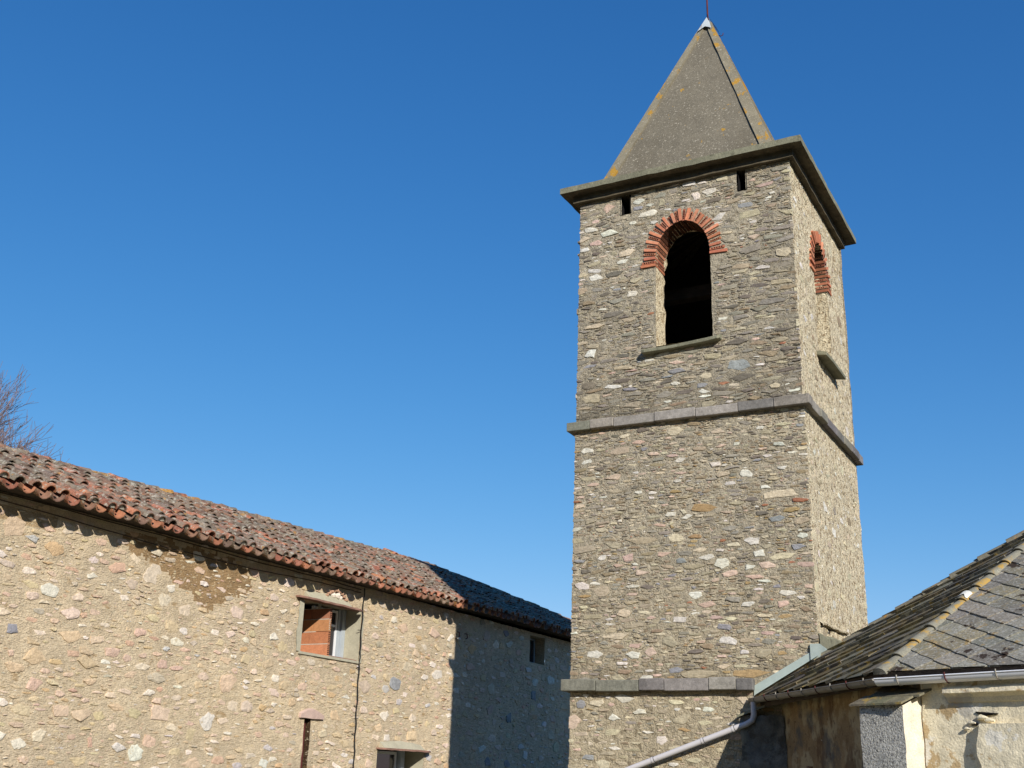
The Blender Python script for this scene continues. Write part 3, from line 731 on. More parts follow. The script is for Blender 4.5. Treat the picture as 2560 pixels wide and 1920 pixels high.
hto = ht.build('hip_tiles', K['hiptile'], RA_)
ht = MB(); halfround(ht, R0+V((.02, -.03, .0)), AX, .10, 1.0, 9, 8, V((0, 0, 1)), rh); ht.build('hip_tiles', K['ridgetile'], RA_)
ht = MB(); halfround(ht, AX, NV, .10, 1.0, 20, 6, V((0, 0, 1)), rh); ht.build('ridge_tiles', K['ridgetile'], RA_)
mw = MB(); q = E1+HIP*1.80+V((0, 0, .05)); sd = HIP.cross(V((0, 0, 1))).normalized()
if sd.dot(eB) < 0: sd = -sd
for i in range(9):
    t0, t1 = i/9, (i+1)/9
    a0 = math.radians(150-125*t0); a1 = math.radians(150-125*t1)
    R2 = .098
    def Pq(an, s): return q+HIP*s+sd*math.cos(an)*R2+V((0, 0, 1))*(math.sin(an)*R2*.8-.045)
    mw.face([Pq(a0, -.05-.03*math.sin(i)), Pq(a1, -.05-.03*math.sin(i+1)), Pq(a1, .07), Pq(a0, .06)])
mw.build('mortar_patch', K['mortar_white'], RA_)

# walls
def off(P, k): return V(P)+k
OA, OB = .30, .08
# wall corner
W1 = V((0, 0, 0)); 
den = nA.x*nB.y-nA.y*nB.x; ca_ = nA.dot(V((E1.x, E1.y, 0)))-OA; cb_ = nB.dot(V((E1.x, E1.y, 0)))-OB
W1 = V(((ca_*nB.y-cb_*nA.y)/den, (nA.x*cb_-nB.x*ca_)/den, 0))
W0 = V((0, 0, 0)); s_ = (ca_-0)/nA.x; W0 = V((s_, 0, 0))
eAh = V((eA.x, eA.y, 0)).normalized(); eBh = V((eB.x, eB.y, 0)).normalized()
cw = MB()
wall_patch(cw, W0, eAh, nA, 0, (W1-W0).length, 0, 2.93, [], .07, .018, m=0)
cr = (.0, 0)
wall_patch(cw, W1, eBh, nB, 0, 6.5, 0, 2.82, [], .07, .014, m=1)
cw.face([W1+eBh*6.5, V((9, 9, 0)), V((9, 9, 2.8)), W1+eBh*6.5+V((0, 0, 2.8))], (1, 1, 1), 1)
cw.face([V((.03, D, 0)), V((.03, 9, 0)), V((.03, 9, 3.4)), V((.03, D, 3.4))], (1, 1, 1), 1)
cw.face([V((.03, 9, 0)), V((9, 9, 0)), V((9, 9, 2.85)), V((AX.x, 9, AX.z)), V((.03, 9, 3.4))], (1, 1, 1), 1)
# thicker coat of plaster on the right of face B, ragged left edge
def ragged(mb, P0, e, nn, u0, u1, z0, ztop, th, c, m, rg, n=22):
    L_ = [];
    for k in range(n+1):
        z = z0+(ztop-z0)*k/n
        L_.append((u0+rg.uniform(-.018, .018)+.03*math.sin(k*.9), z))
    ft = [P0+e*a+V((0, 0, z))+nn*(th+rg.uniform(-.008, .008)) for a, z in L_]; bk = [P0+e*a+V((0, 0, z))-nn*.02 for a, z in L_]
    fr = [P0+e*u1+V((0, 0, z))+nn*th for a, z in L_]
    for k in range(n):
        mb.face([bk[k], ft[k], ft[k+1], bk[k+1]], c, m); mb.face([ft[k], fr[k], fr[k+1], ft[k+1]], c, m, True)
    mb.face([ft[-1], fr[-1], fr[-1]-nn*(th+.02), bk[-1]], c, m)
rg = random.Random(31)
ragged(cw, W1, eBh, nB, .66, 2.2, 0, 2.30, .085, (1, 1, 1), 1, rg)
for (u, z, s) in ((.70, 2.36, .10), (.78, 2.33, .09), (.58, 2.31, .07), (.68, 2.28, .06), (.52, 2.25, .06)):
    c = W1+eBh*u+V((0, 0, z))+nB*.03
    cw.tube([c-eBh*s*.6, c-eBh*s*.2+V((0, 0, .008)), c+eBh*s*.5], [s*.18, s*.32, s*.12], 7, m=1)
cw.tube([W1+eBh*.62+nB*.012+V((0, 0, 2.42)), W1+eBh*.72+nB*.014+V((0, 0, 2.40)), W1+eBh*.86+nB*.01+V((0, 0, 2.40))], [.008, .022, .006], 6, m=2)
cw.tube([W1+eBh*.56+nB*.012+V((0, 0, 2.29)), W1+eBh*.62+nB*.014+V((0, 0, 2.30)), W1+eBh*.64+nB*.01+V((0, 0, 2.30))], [.006, .018, .006], 6, m=2)
cw.build('wall', [K['plaster_a'], K['plaster_b'], K['dark']], church)
# bricks showing through the plaster low on face A
bk = MB()
for i in range(26):
    u = rg.uniform(.9, 1.6); z = 1.75+rg.uniform(-.25, .12)
    o = W0+eAh*u+V((0, 0, z))-nA*.02
    bk.box(o, eAh*rg.uniform(.08, .16), nA*rg.uniform(.030, .045), (0, 0, rg.uniform(.035, .05)), vary(rg, rg.choice([lin(150, 84, 54), lin(130, 92, 60), lin(120, 100, 80)]), .2))
bk.build('exposed_bricks', K['brick'], church)

pb = MB()
PBX0, PBX1 = -1.17, -.50
wall_patch(pb, (PBX0, -.14, 0), (1, 0, 0), (0, -1, 0), 0, PBX1-PBX0, 0, 2.62, [], .04, .035)
wall_patch(pb, (PBX0, 0, 0), (0, 1, 0), (-1, 0, 0), -.14, .05, 0, 2.62, [], .04, .035)
pb.add([(PBX0-.03, -.20, 2.58), (PBX0-.03, .02, 2.60), (PBX1, .02, 2.84), (PBX1, -.20, 2.82), (PBX0-.03, -.20, 2.61), (PBX0-.03, .02, 2.63), (PBX1, .02, 2.87), (PBX1, -.20, 2.85)], [(0, 1, 2, 3), (4, 7, 6, 5), (0, 4, 5, 1), (0, 3, 7, 4)], (1, 1, 1), 1)
pb.build('pilaster', [K['plaster_dark'], K['cement_old']], church)
# moulded cornice under the eave of face B
cn = MB(); prof = [(-.02, 2.80), (.05, 2.80), (.06, 2.70), (.115, 2.665), (.12, 2.615), (.085, 2.60), (.05, 2.575), (.025, 2.53), (-.02, 2.52)]
s0, s1 = .32, 6.4; n = 70; vs = []
for i in range(n+1):
    for (o_, z) in prof:
        q = W1+eBh*(s0+(s1-s0)*i/n)+nB*o_+V((0, 0, z)); vs.append(disp(q, .006, 5))
m_ = len(prof)
cn.add(vs, [(i*m_+k, (i+1)*m_+k, (i+1)*m_+k+1, i*m_+k+1) for i in range(n) for k in range(m_-1)], (1, 1, 1), 0)
cn.face([vs[k] for k in range(m_)], (1, 1, 1), 0)
cn.build('moulded_cornice', K['plaster_b'], church)

# corner buttress with slate cap
bis = (nA+nB).normalized(); tt = V((-bis.y, bis.x, 0)); tt = tt if tt.x > 0 else -tt
Lc = V((1.335, -3.775, 0)); Rc = V((1.8468, -4.0279, 0))
bu = MB()
fn = V((Rc.y-Lc.y, -(Rc.x-Lc.x), 0)).normalized()
for (a, b, nn, m) in ((Lc, Rc, fn, 0), (Rc, Rc-bis*.62, tt, 1), (Lc-bis*.62, Lc, -tt, 2)):
    d = (b-a); L_ = d.length; d = d.normalized()
    wall_patch(bu, a, d, nn, 0, L_, 0, 2.50, [], .04, .012, m=m)
# gable cheek under the sloping cap
bu.add([Rc+V((0, 0, 2.49)), Rc-bis*.5+V((0, 0, 2.49)), Rc-bis*.5+V((0, 0, 2.72))], [(0, 1, 2)], (1, 1, 1), 1)
bu.add([Lc+V((0, 0, 2.49)), Lc-bis*.5+V((0, 0, 2.49)), Lc-bis*.5+V((0, 0, 2.72))], [(0, 2, 1)], (1, 1, 1), 2)
but = bu.build('buttress', [K['pebble'], K['plaster_lit'], K['pebble']], church)
sc = MB(); rc = random.Random(8)
for r in range(3):
    for i in range(3):
        wv = (Rc-Lc+tt*.16)/3
        o = Lc-tt*(.10 if r % 2 == 0 else .02)+wv*i+bis*(.06-.19*r)+V((0, 0, 2.50+.085*r))
        ln_ = .24
        sc.box(o+tt*.004, wv*.97, -bis*ln_+V((0, 0, .105)), (0, 0, .022), vary(rc, lin(120, 114, 92), .15))
sc.build('slate_cap', K['slate'], but)

# gutters
def gutter(pts, r, name, matl, brk, rgt):
    mb = MB(); pts = [V(q) for q in pts]; seg = 8; vs = []
    for i, q in enumerate(pts):
        t_ = (pts[min(i+1, len(pts)-1)]-pts[max(0, i-1)]).normalized(); sd = t_.cross(V((0, 0, 1))).normalized()
        for rr in (r, r-.006):
            for k in range(seg+1):
                an = math.pi+math.pi*k/seg
                vs.append(q+sd*math.cos(an)*rr+V((0, 0, math.sin(an)*rr)))
    m_ = 2*(seg+1); fs = []
    for i in range(len(pts)-1):
        for k in range(seg):
            fs.append((i*m_+k, i*m_+k+1, (i+1)*m_+k+1, (i+1)*m_+k))
            fs.append((i*m_+seg+1+k+1, i*m_+seg+1+k, (i+1)*m_+seg+1+k, (i+1)*m_+seg+1+k+1))
    mb.add(vs, fs, (1, 1, 1), 0, True)
    for sgn in (0, seg):
        mb.tube([vs[i*m_+sgn] for i in range(len(pts))], .0085, 6)
    for e_ in (0, len(pts)-1):
        mb.face([vs[e_*m_+k] for k in range(seg+1)])
    go_ = mb.build(name, matl, church)
    L_ = (pts[-1]-pts[0]); nb = brk
    for b in range(nb):
        q = pts[0]+L_*((b+.5)/nb); sd = L_.normalized().cross(V((0, 0, 1))).normalized()
        bm_ = MB(); arc = [q+sd*math.cos(math.pi+math.pi*k/8)*(r+.005)+V((0, 0, math.sin(math.pi+math.pi*k/8)*(r+.005))) for k in range(9)]
        bm_.tube(arc, .007, 5); bm_.tube([arc[0]+V((0, 0, .0)), arc[0]+V((0, 0, .018))], .010, 5); bm_.tube([arc[8], arc[8]+V((0, 0, .03))], .009, 5)
        bm_.build('gutter_bracket', K['rust'] if b % 2 else K['gut_old'], go_)
    return go_
gA0 = E0+nA*.055-eAh*.04; gA1 = E1+nA*.055; gB0 = E1+nB*.055-eBh*.03; gB1 = E1+nB*.055+eBh*6.8
GR = .062
gutter([V((gA0.x, gA0.y-.03, 2.855)), V((gA1.x, gA1.y, 2.79))], GR, 'gutter', K['gut_old'], 9, rg)
gutter([V((gB0.x, gB0.y, 2.79)), V((gB1.x, gB1.y, 2.85))], GR+.012, 'gutter', K['gut_new'], 12, rg)
ds = V((gA0.x, gA0.y-.03, 2.80))
dp = MB(); P0 = ds+eAh*.12; P0.z = 2.80; P0.y -= .06
path = [P0, P0+V((-.0, 0, -.10)), P0+V((.0, 0.0, -.19)), P0+V((-.03, .01, -.26)), P0+V((-.12, .01, -.315)), P0+V((-.26, .02, -.36))]
end = V((-4.4, -.18, 1.28)); a = path[-1]
path += [a.lerp(end, k/7) for k in range(1, 7)]
path += [path[-1]+V((-.06, 0, -.05)), path[-1]+V((-.08, 0, -.14)), V((path[-1].x-.08, path[-1].y, 0))]
dp.tube(path, .043, 14)
dpo = dp.build('downpipe', K['pvc'], church)
for f in (.02, .17, .42, .8):
    c = a.lerp(end, f); d = (end-a).normalized(); r = MB(); r.tube([c-d*.018, c+d*.018], .049, 14); r.build('pipe_collar', K['pvc'], dpo)
    r = MB(); r.tube([c-d*.026, c-d*.020], .0475, 14); r.build('pipe_joint', K['dark'], dpo)

# zinc flashings against the tower
fz = MB()
def roofz(x, y): return E0.z-(NA.x*(x-E0.x)+NA.y*(y-E0.y))/NA.z
q0, q1 = V((-.965, -.05, roofz(-.95, 0)+.025)), V((.01, -.05, roofz(.0, 0)+.035))
fz.add([q0, q1, q1+V((0, .0, .125)), q0+V((0, .0, .145)), q0+V((.05, -.10, .012)), q1+V((.03, -.07, .012)), q1+V((0, .06, .135)), q0+V((0, .06, .155))], [(0, 1, 2, 3), (4, 5, 1, 0), (3, 2, 6, 7)])
fz.add([q0+V((0, .05, 0)), q0, q0+V((0, 0, .145)), q0+V((0, .05, .145))], [(0, 1, 2, 3)])
fz.box((-.085, -.075, 3.40), (.14, 0, .0), (0, .03, 0), (0, 0, .24))
fz.add([(.055, -.05, 3.40), (.05, 1.0, 3.40), (.05, 1.0, 3.58), (.055, -.05, 3.64)], [(0, 1, 2, 3)])
fz.build('flashing', K['zinc'], church)
# rough cement fillet and the torn line of an older roof on the tower flank
fz = MB(); rr = random.Random(12)
n = 14; vs = []
for i in range(n+1):
    y = .0+1.9*i/n; zt = 3.83+.035*y+rr.uniform(-.02, .02)
    vs += [(.02, y, 3.4), (.05, y, 3.5), (.045, y, zt-.05), (.004, y, zt)]
fz.add(vs, [(4*i+k, 4*i+4+k, 4*i+5+k, 4*i+1+k) for i in range(n) for k in range(3)], (1, 1, 1), 0)
vs = []
for i in range(n+1):
    y = .18+1.75*i/n; zt = 3.94+.035*y+rr.uniform(-.02, .02); 
    vs += [(.012, y, zt-.085-rr.uniform(0, .03)), (.012, y, zt-.01)]
fz.add(vs, [(2*i, 2*i+2, 2*i+3, 2*i+1) for i in range(n)], (1, 1, 1), 1)
vs = []
for i in range(n+1):
    y = .15+1.8*i/n; zt = 3.955+.035*y+rr.uniform(-.015, .015)
    vs += [(.0, y, zt+.07), (.075, y, zt+.01), (.07, y, zt-.012), (.0, y, zt-.02)]
fz.add(vs, [(4*i+k, 4*i+4+k, 4*i+5+k, 4*i+1+k) for i in range(n) for k in range(3)], (1, 1, 1), 2)
fz.build('old_roof_fillet', [K['cement_old'], K['dark'], K['render']], tower)

# ------------------------------------------------------------------ stone house on the left
house = thing('stone_house', 'long rubble stone house with clay tile roof, partly in the tower shadow', 'house')
XH = -9.3; HY0, HY1 = -12.0, 16.0; HZ = 5.16
hm = MB()
O1 = (-.43, 1.425, 3.69, lambda y: 4.70)      # (y0, y1, sill, head)
O2 = (2.29, 4.02, 1.0, lambda y: 2.12)
O3 = (8.76, 9.60, 4.41, lambda y: 5.08)
O4 = (-.10, .09, 1.0, lambda y: 2.54)
STAIN = [(-4.95, 5.05), (-4.9, 4.90), (-4.75, 4.72), (-4.3, 4.62), (-4.0, 4.55), (-3.75, 4.40), (-3.4, 4.33), (-3.2, 4.14), (-2.85, 4.08), (-2.6, 4.22), (-2.45, 4.38), (-2.1, 4.45), (-1.9, 4.62), (-2.0, 4.82), (-2.3, 4.97), (-2.6, 5.05)]
def inside(y, z, P):
    r = False
    for i in range(len(P)):
        (a, b), (c, d) = P[i], P[i-1]
        if (b > z) != (d > z) and y < (c-a)*(z-b)/(d-b)+a: r = not r
    return r
def hcol(p):
    y = p.y+mnoise.noise(V((1, p.y*5, p.z*5)))*.12+mnoise.noise(V((4, p.y*14, p.z*14)))*.05; z = p.z+mnoise.noise(V((7, p.y*5, p.z*5)))*.12+mnoise.noise(V((2, p.y*14, p.z*14)))*.05
    if inside(y, z, STAIN): return (.55, .45, .34)
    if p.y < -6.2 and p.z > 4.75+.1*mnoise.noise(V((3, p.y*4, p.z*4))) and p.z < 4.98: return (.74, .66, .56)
    n = mnoise.noise(V((5, p.y*.5, p.z*.9)))*.10
    return (1+n, 1+n*.9, 1+n*.6)
wall_patch(hm, (XH, 0, 0), (0, 1, 0), (1, 0, 0), HY0, HY1, 0, 1.4, [(a, b, c, (lambda y: 1.4)) for a, b, c, d in (O2, O4)], .3, .0)
wall_patch(hm, (XH, 0, 0), (0, 1, 0), (1, 0, 0), HY0, HY1, 1.4, HZ, [O1, (O2[0], O2[1], 1.4, O2[3]), O3, (O4[0], O4[1], 1.4, O4[3])], .05, .0135, cfun=hcol)
def recess(y0, y1, z0, z1, dep, c, m, m_back=None):
    x0, x1 = XH+.0, XH-dep
    hm.face([(x0, y1, z0), (x1, y1, z0), (x1, y1, z1), (x0, y1, z1)], c, m); hm.face([(x0, y0, z0), (x0, y0, z1), (x1, y0, z1), (x1, y0, z0)], c, m)
    hm.face([(x0, y0, z0), (x1, y0, z0), (x1, y1, z0), (x0, y1, z0)], c, m); hm.face([(x0, y0, z1), (x0, y1, z1), (x1, y1, z1), (x1, y0, z1)], c, m)
    hm.face([(x1, y0, z0), (x1, y1, z0), (x1, y1, z1), (x1, y0, z1)], c, 3 if m_back is None else m_back)
recess(-.43, 1.425, 3.69, 4.70, .75, (1, 1, 1), 2)
recess(2.29, 4.02, 1.0, 2.12, .75, (1, 1, 1), 2)
recess(8.76, 9.60, 4.41, 5.08, .5, (1, 1, 1), 0)
recess(-.10, .09, 1.0, 2.54, .35, (.10, .07, .05), 0)
for (a, b) in (((XH, HY0), (-16.5, HY0)), ((-16.5, HY0), (-16.5, HY1)), ((-16.5, HY1), (XH, HY1))):
    hm.face([(a[0], a[1], 0), (b[0], b[1], 0), (b[0], b[1], HZ), (a[0], a[1], HZ)], (1, 1, 1), 0)
hr = random.Random(77)
PAL.update(hp=lin(210, 184, 160), hw=lin(226, 214, 196), hg=lin(194, 180, 158), hb=lin(196, 188, 182), ho=lin(204, 174, 134), ht=lin(206, 186, 150), hr_=lin(206, 172, 146), hk=lin(216, 197, 174))
def col_h(r, u, v): return vary(r, pick(r, [('hp', 3), ('hw', 1.7), ('hk', 2.6), ('hg', .8), ('hb', .35), ('ho', .7), ('ht', 3.8), ('hr_', .6)]), .07)
def fb_h(U_, V_):
    y = U_+HY0; z = V_+1.1; m_ = np.zeros(U_.shape, bool)
    for (a, b, zl, tf) in (O1, O2, O3, O4):
        m_ |= (y > a-.10) & (y < b+.06) & (z > zl-.05) & (z < tf(0)+.10)
    m_ |= (y > -.35) & (y < .5) & (z > 2.5) & (z < 2.8)
    return m_
band_ = lambda u, v: .55+.45*mnoise.noise(V((u*.35, v*1.2, 2)))*2
hs = scatter(hr, HY1-HY0, HZ-1.1, [
    (260, (.18, .40), (1.1, 2.4), .014, (.014, .028), colw, lambda u, v: 1 if u+HY0 > 4.6 else .12),
    (170, (.24, .44), (1.3, 2.8), .010, (.012, .026), col_h, None),
    (2100, (.14, .30), (1.4, 3.4), .008, (.011, .024), col_h, None),
    (4200, (.09, .24), (1.8, 6), .009, (.009, .022), col_h, None),
    (12000, (.05, .16), (1.8, 6.5), .008, (.007, .017), col_h, band_),
    (16000, (.02, .07), (1.3, 4.5), .006, (.006, .012), col_h, band_)], fb_h)
put_stones(hm, hs, (XH-.004, HY0, 1.1), (0, 1, 0), (1, 0, 0), 1, hr)
hm.build('wall', [K['mort_house'], K['stone_house'], K['cement'], K['dark']], house)
# damp brown stain: its own thin mortar wash under the eave
# (shape of the stain follows a ragged outline)

# clay tile roof
tl = MB(); rt = random.Random(5)
RP = [(-12.5, -10.4), (-6.2, -10.85), (-4.83, -10.98), (-2.91, -11.28), (1.91, -11.80), (4.89, -11.98), (8.6, -12.2), (10.31, -11.71), (11.7, -11.17), (13.4, -10.38), (16.4, -9.05)]
RP = [(y, x) for y, x in RP]
SLP = math.tan(math.radians(26)); EX = XH+.38; EZ = 5.24
def ridge_x(y):
    for (y0, x0), (y1, x1) in zip(RP[:-1], RP[1:]):
        if y0 <= y <= y1: return x0+(x1-x0)*(y-y0)/(y1-y0)
    return RP[-1][1]
def ez(y): return EZ+.10*max(0, min(1, (y-1)/6))-.02*max(0, -y)/8
sd_ = V((-math.cos(math.radians(26)), 0, math.sin(math.radians(26)))); nd_ = V((math.sin(math.radians(26)), 0, math.cos(math.radians(26))))
TC = [lin(166, 112, 88), lin(148, 98, 78), lin(128, 100, 84), lin(138, 120, 102), lin(118, 104, 90), lin(142, 106, 86), lin(174, 116, 86), lin(130, 108, 92), lin(110, 90, 76)]
pitch_ = .268
def tile(o, r0, r1, ln, up, c, thick=.014, seg=6, arc=1.0, mu=0):
    vs = []
    for (s, r, d) in ((0, r0, 0), (ln, r1, -.02), (0, r0-thick, 0)):
        for k in range(seg+1):
            an = math.pi*(.5-arc/2)+math.pi*arc*k/seg
            h = math.sin(an)*r
            vs.append(o+sd_*s+V((0, math.cos(an)*r*(1.0), 0))+nd_*((h if up else -h+r0*.2)+d*(1 if up else 1)))
    m_ = seg+1
    fs = [(k, k+1, m_+k+1, m_+k) for k in range(seg)]
    tl.add(vs, fs, c, 0, True)
    tl.add(vs, [(2*m_+k, 2*m_+k+1, k+1, k) for k in range(seg)], c, mu)
    # underside so the eave reads as curved clay from below
    vs2 = vs[2*m_:3*m_]+[q-nd_*(thick if up else -thick*.5) for q in vs[m_:2*m_]]
    tl.add(vs2, fs, tuple(x*.8 for x in c), mu, True)
    return vs
ncol = int((HY1+.2-HY0)/pitch_)
for j in range(ncol):
    y = HY0-.1+j*pitch_+rt.uniform(-.012, .012); rx = ridge_x(y); L_ = (EX-rx)/math.cos(math.radians(26))
    nrow = int(L_/.33)+1
    jit = rt.uniform(-.03, .05)
    o0 = V((EX, y, ez(y)-.045))
    for i in range(nrow):
        s = i*.33-(jit+.025 if i == 0 else 0)+rt.uniform(-.015, .015)
        if s+.30 > L_+.1: continue
        tone = rt.random(); base_c = rt.choice([TC[0], TC[1], TC[6]] if tone < .16 else TC[2:6]+TC[7:])
        if mnoise.noise(V((y*.7, i*.5, 3))) > .30: base_c = rt.choice([TC[0], TC[5], TC[6]])
        if i == 0 and rt.random() < .5: base_c = rt.choice([TC[0], TC[6], TC[1]])
        # channel tile
        tile(o0+sd_*(s-(.025+rt.uniform(-.02, .035) if i == 0 else .02))+V((0, pitch_/2+rt.uniform(-.01, .01), 0))+nd_*(.012+rt.uniform(-.006, .01)), .112, .095, .44, False, vary(rt, rt.choice(TC if i else [TC[0], TC[6], TC[1], TC[2], TC[5], TC[7], lin(172, 120, 90), lin(120, 90, 72)]), .18), mu=0 if i else 2)
        # cover tile
        oc = o0+sd_*s+nd_*(.030+rt.uniform(0, .022))+V((0, rt.uniform(-.022, .022), 0))
        cc = vary(rt, base_c, .16)
        tile(oc, .090+rt.uniform(-.006, .008), .074, .44, True, cc, mu=0 if i else 2)
        if rt.random() < .10:      # slipped or doubled tile
            tile(oc+nd_*.03+sd_*rt.uniform(.02, .12), .09, .075, .40, True, vary(rt, rt.choice(TC), .15))
        if i == 0 and rt.random() < .55:
            vs = [oc+sd_*.03+V((0, math.cos(math.pi*k/6)*.075, 0))+nd_*math.sin(math.pi*k/6)*.072 for k in range(7)]
            tl.face(vs, lin(196, 188, 170), 0)
# roof deck and back slope
dk = [V((EX-.03, y, ez(y)-.075)) for y in (HY0-.2, -4, 2, 8, HY1+.2)]
for (ya, yb) in zip(np.linspace(HY0-.2, HY1+.2, 25)[:-1], np.linspace(HY0-.2, HY1+.2, 25)[1:]):
    def rp(y): x = ridge_x(y); return V((x, y, ez(y)-.075+SLP*(EX-x)))
    a, b = V((EX-.04, ya, ez(ya)-.075)), V((EX-.04, yb, ez(yb)-.075))
    tl.face([a, b, rp(yb), rp(ya)], lin(70, 56, 46), 1)
    tl.face([rp(ya), rp(yb), V((-16.8, yb, 5.2)), V((-16.8, ya, 5.2))], TC[2], 0)
    tl.face([a, b, V((XH-.05, yb, ez(yb)-.10)), V((XH-.05, ya, ez(ya)-.10))], lin(60, 46, 38), 1)
roof_h = tl.build('roof', [K['tile'], K['wood_old'], K['clay']], house)
# ridge cap tiles
rc_ = MB()
for (y0, x0), (y1, x1) in zip(RP[:-1], RP[1:]):
    a = V((x0, y0, ez(y0)-.03+SLP*(EX-x0))); b = V((x1, y1, ez(y1)-.03+SLP*(EX-x1)))
    n = max(1, int((b-a).length/.40)); d = (b-a)/n
    for i in range(n):
        s = a+d*i; e = a+d*(i+1.15); sd2 = d.normalized().cross(V((0, 0, 1))).normalized(); vs = []
        lf0, lf1 = rt.uniform(.0, .02), rt.uniform(.02, .045)
        for (q, r, lf) in ((s, .088, lf0), (e, .102, lf1)):
            for k in range(7):
                an = math.pi*k/6; vs.append(q+sd2*math.cos(an)*r+V((0, 0, math.sin(an)*r*.85+lf)))
        c = vary(rt, rt.choice([TC[0], TC[2], TC[3], TC[4], lin(168, 128, 66), TC[5]]), .15)
        rc_.add(vs, [(k, k+1, 8+k, 7+k) for k in range(6)], c, 0, True); rc_.face(vs[7:14], tuple(x*.35 for x in c)); rc_.face(vs[0:7], tuple(x*.35 for x in c))
rc_.build('ridge_caps', K['tile'], roof_h)
# mortar top course under the eave
mt = MB(); n = 120; vs = []
for i in range(n+1):
    y = HY0+(HY1-HY0)*i/n
    for (dx, dz) in ((.0, -.03), (.02, .03), (.02, .10), (-.05, .12)):
        vs.append(disp(V((XH+dx, y, ez(y)-.20+dz)), .012))
mt.add(vs, [(4*i+k, 4*i+4+k, 4*i+5+k, 4*i+1+k) for i in range(n) for k in range(3)])


# windows
def hood(win, y0, y1, zl, cy0, cy1, ct, rg, slope=.0):
    mb = MB(); n = 12; vs = []
    for i in range(n+1):
        y = y0+(y1-y0)*i/n; pr = .15+rg.uniform(-.008, .012); z = zl+rg.uniform(-.006, .006)
        if i == 0: pr *= .6
        if i == n: pr *= .6
        vs += [(XH-.06, y, z), (XH+pr, y, z-.012), (XH+pr, y, z+.022), (XH-.06, y, z+.03)]
    mb.add(vs, [(4*i+k, 4*i+4+k, 4*i+4+(k+1) % 4, 4*i+(k+1) % 4) for i in range(n) for k in range(4)]+[(0, 1, 2, 3), (4*n+3, 4*n+2, 4*n+1, 4*n)], (1, 1, 1), 0)
    vs = []
    for i in range(n+1):
        y = cy0+(cy1-cy0)*i/n; h = ct*(1-.25*abs(2*i/n-1))+rg.uniform(-.006, .006)
        vs += [(XH+.135, y, zl+.024), (XH+.012, y, zl+h)]
    mb.add(vs, [(2*i, 2*i+2, 2*i+3, 2*i+1) for i in range(n)], (1, 1, 1), 1)
    mb.face([vs[0], vs[1], (XH-.02, cy0, zl+.024)], (1, 1, 1), 1); mb.face([vs[-2], vs[-1], (XH-.02, cy1, zl+.024)], (1, 1, 1), 1)
    return mb.build('window_hood', [K['terra'], K['cement']], win)
def wframe(win, y0, y1, z0, z1, x, tw=.05, rails=(), white='frame_w'):
    mb = MB()
    mb.bbox((x, y0, z0), (x+.05, y0+tw, z1)); mb.bbox((x, y1-tw, z0), (x+.05, y1, z1))
    mb.bbox((x, y0+tw, z0), (x+.05, y1-tw, z0+tw)); mb.bbox((x, y0+tw, z1-tw), (x+.05, y1-tw, z1))
    for z in rails: mb.bbox((x, y0+tw, z-tw/2), (x+.048, y1-tw, z+tw/2))
    f = mb.build('window_frame', K[white], win)
    pn = MB(); pn.bbox((x+.015, y0+tw, z0+tw), (x+.025, y1-tw, z1-tw)); pn.build('pane', K['glass'], f)
    return f
win = bpy.data.objects.new('window', None); COL.objects.link(win); win.parent = house; win['label'] = 'upper window with orange brick partition under a terracotta hood'
hood(win, -.66, 1.33, 4.655, -.42, .92, .19, random.Random(1))
mo = MB(); mr = random.Random(4)
for k in range(9):
    f = k/8; yy = .22+.62*f; zz = 4.80+.13*math.sin(math.pi*f)
    mo.tube([(XH+.02, yy-.06, zz), (XH+.055, yy, zz+.012), (XH+.02, yy+.07, zz+.01)], [.012, .028+mr.uniform(0, .008), .012], 5, lin(176, 140, 116), 0, False)
for (yy, zz, rr_) in ((.42, 4.84, .055), (.56, 4.85, .065), (.66, 4.82, .04)):
    mo.tube([(XH+.0, yy-.05, zz), (XH+.04, yy, zz), (XH+.01, yy+.06, zz)], [rr_*.5, rr_, rr_*.5], 6, lin(216, 204, 190), 0, False)
mo.build('relieving_stones', K['stone_house'], win)
wframe(win, .42, 1.21, 3.74, 4.66, XH-.46, .045, (4.36,))
gp = MB(); gp.bbox((XH-.47, 1.22, 3.70), (XH-.40, 1.30, 4.69)); gp.bbox((XH-.43, 1.31, 3.70), (XH-.36, 1.42, 4.69)); gp.build('window_jamb', K['frame_g'], win)
ip = MB(); YP = .40; bh = .232; ri = random.Random(2)
oc_ = [lin(192, 132, 96), lin(182, 120, 86), lin(194, 136, 92), lin(172, 114, 88)]
z = 3.70
for r in range(4):
    h = bh if r < 3 else .20
    cuts = [0, .36, .74] if r == 2-1+1 else [0, .44, .74] if r % 2 else [0, .74]
    for a, b in zip(cuts[:-1], cuts[1:]):
        ip.bbox((XH-b+.004, YP, z), (XH-a-.004, YP+.075, z+h-.010), vary(ri, oc_[r % 4], .06), 0)
    # perforated end facing out
    k = 0
    for hz in np.arange(z+.025, z+h-.03, .034):
        ip.box((XH-.002, YP+.012, hz), (.004, 0, 0), (0, .024, 0), (0, 0, .016), (1, 1, 1), 1 if not (r == 2) else 2)
        ip.box((XH-.002, YP+.045, hz), (.004, 0, 0), (0, .020, 0), (0, 0, .016), (1, 1, 1), 1)
    ip.bbox((XH-.72, YP-.002, z+h-.013), (XH-.01 if r != 1 else XH-.30, YP+.07, z+h-.001), (1, 1, 1), 2)
    z += h
ip.bbox((XH-.30, YP+.01, z), (XH-.26, YP+.06, 4.69), (1, 1, 1), 2)
ip.build('brick_partition', [K['brick'], K['dark'], K['cement_white']], win)
sr = MB(); rr = random.Random(6)
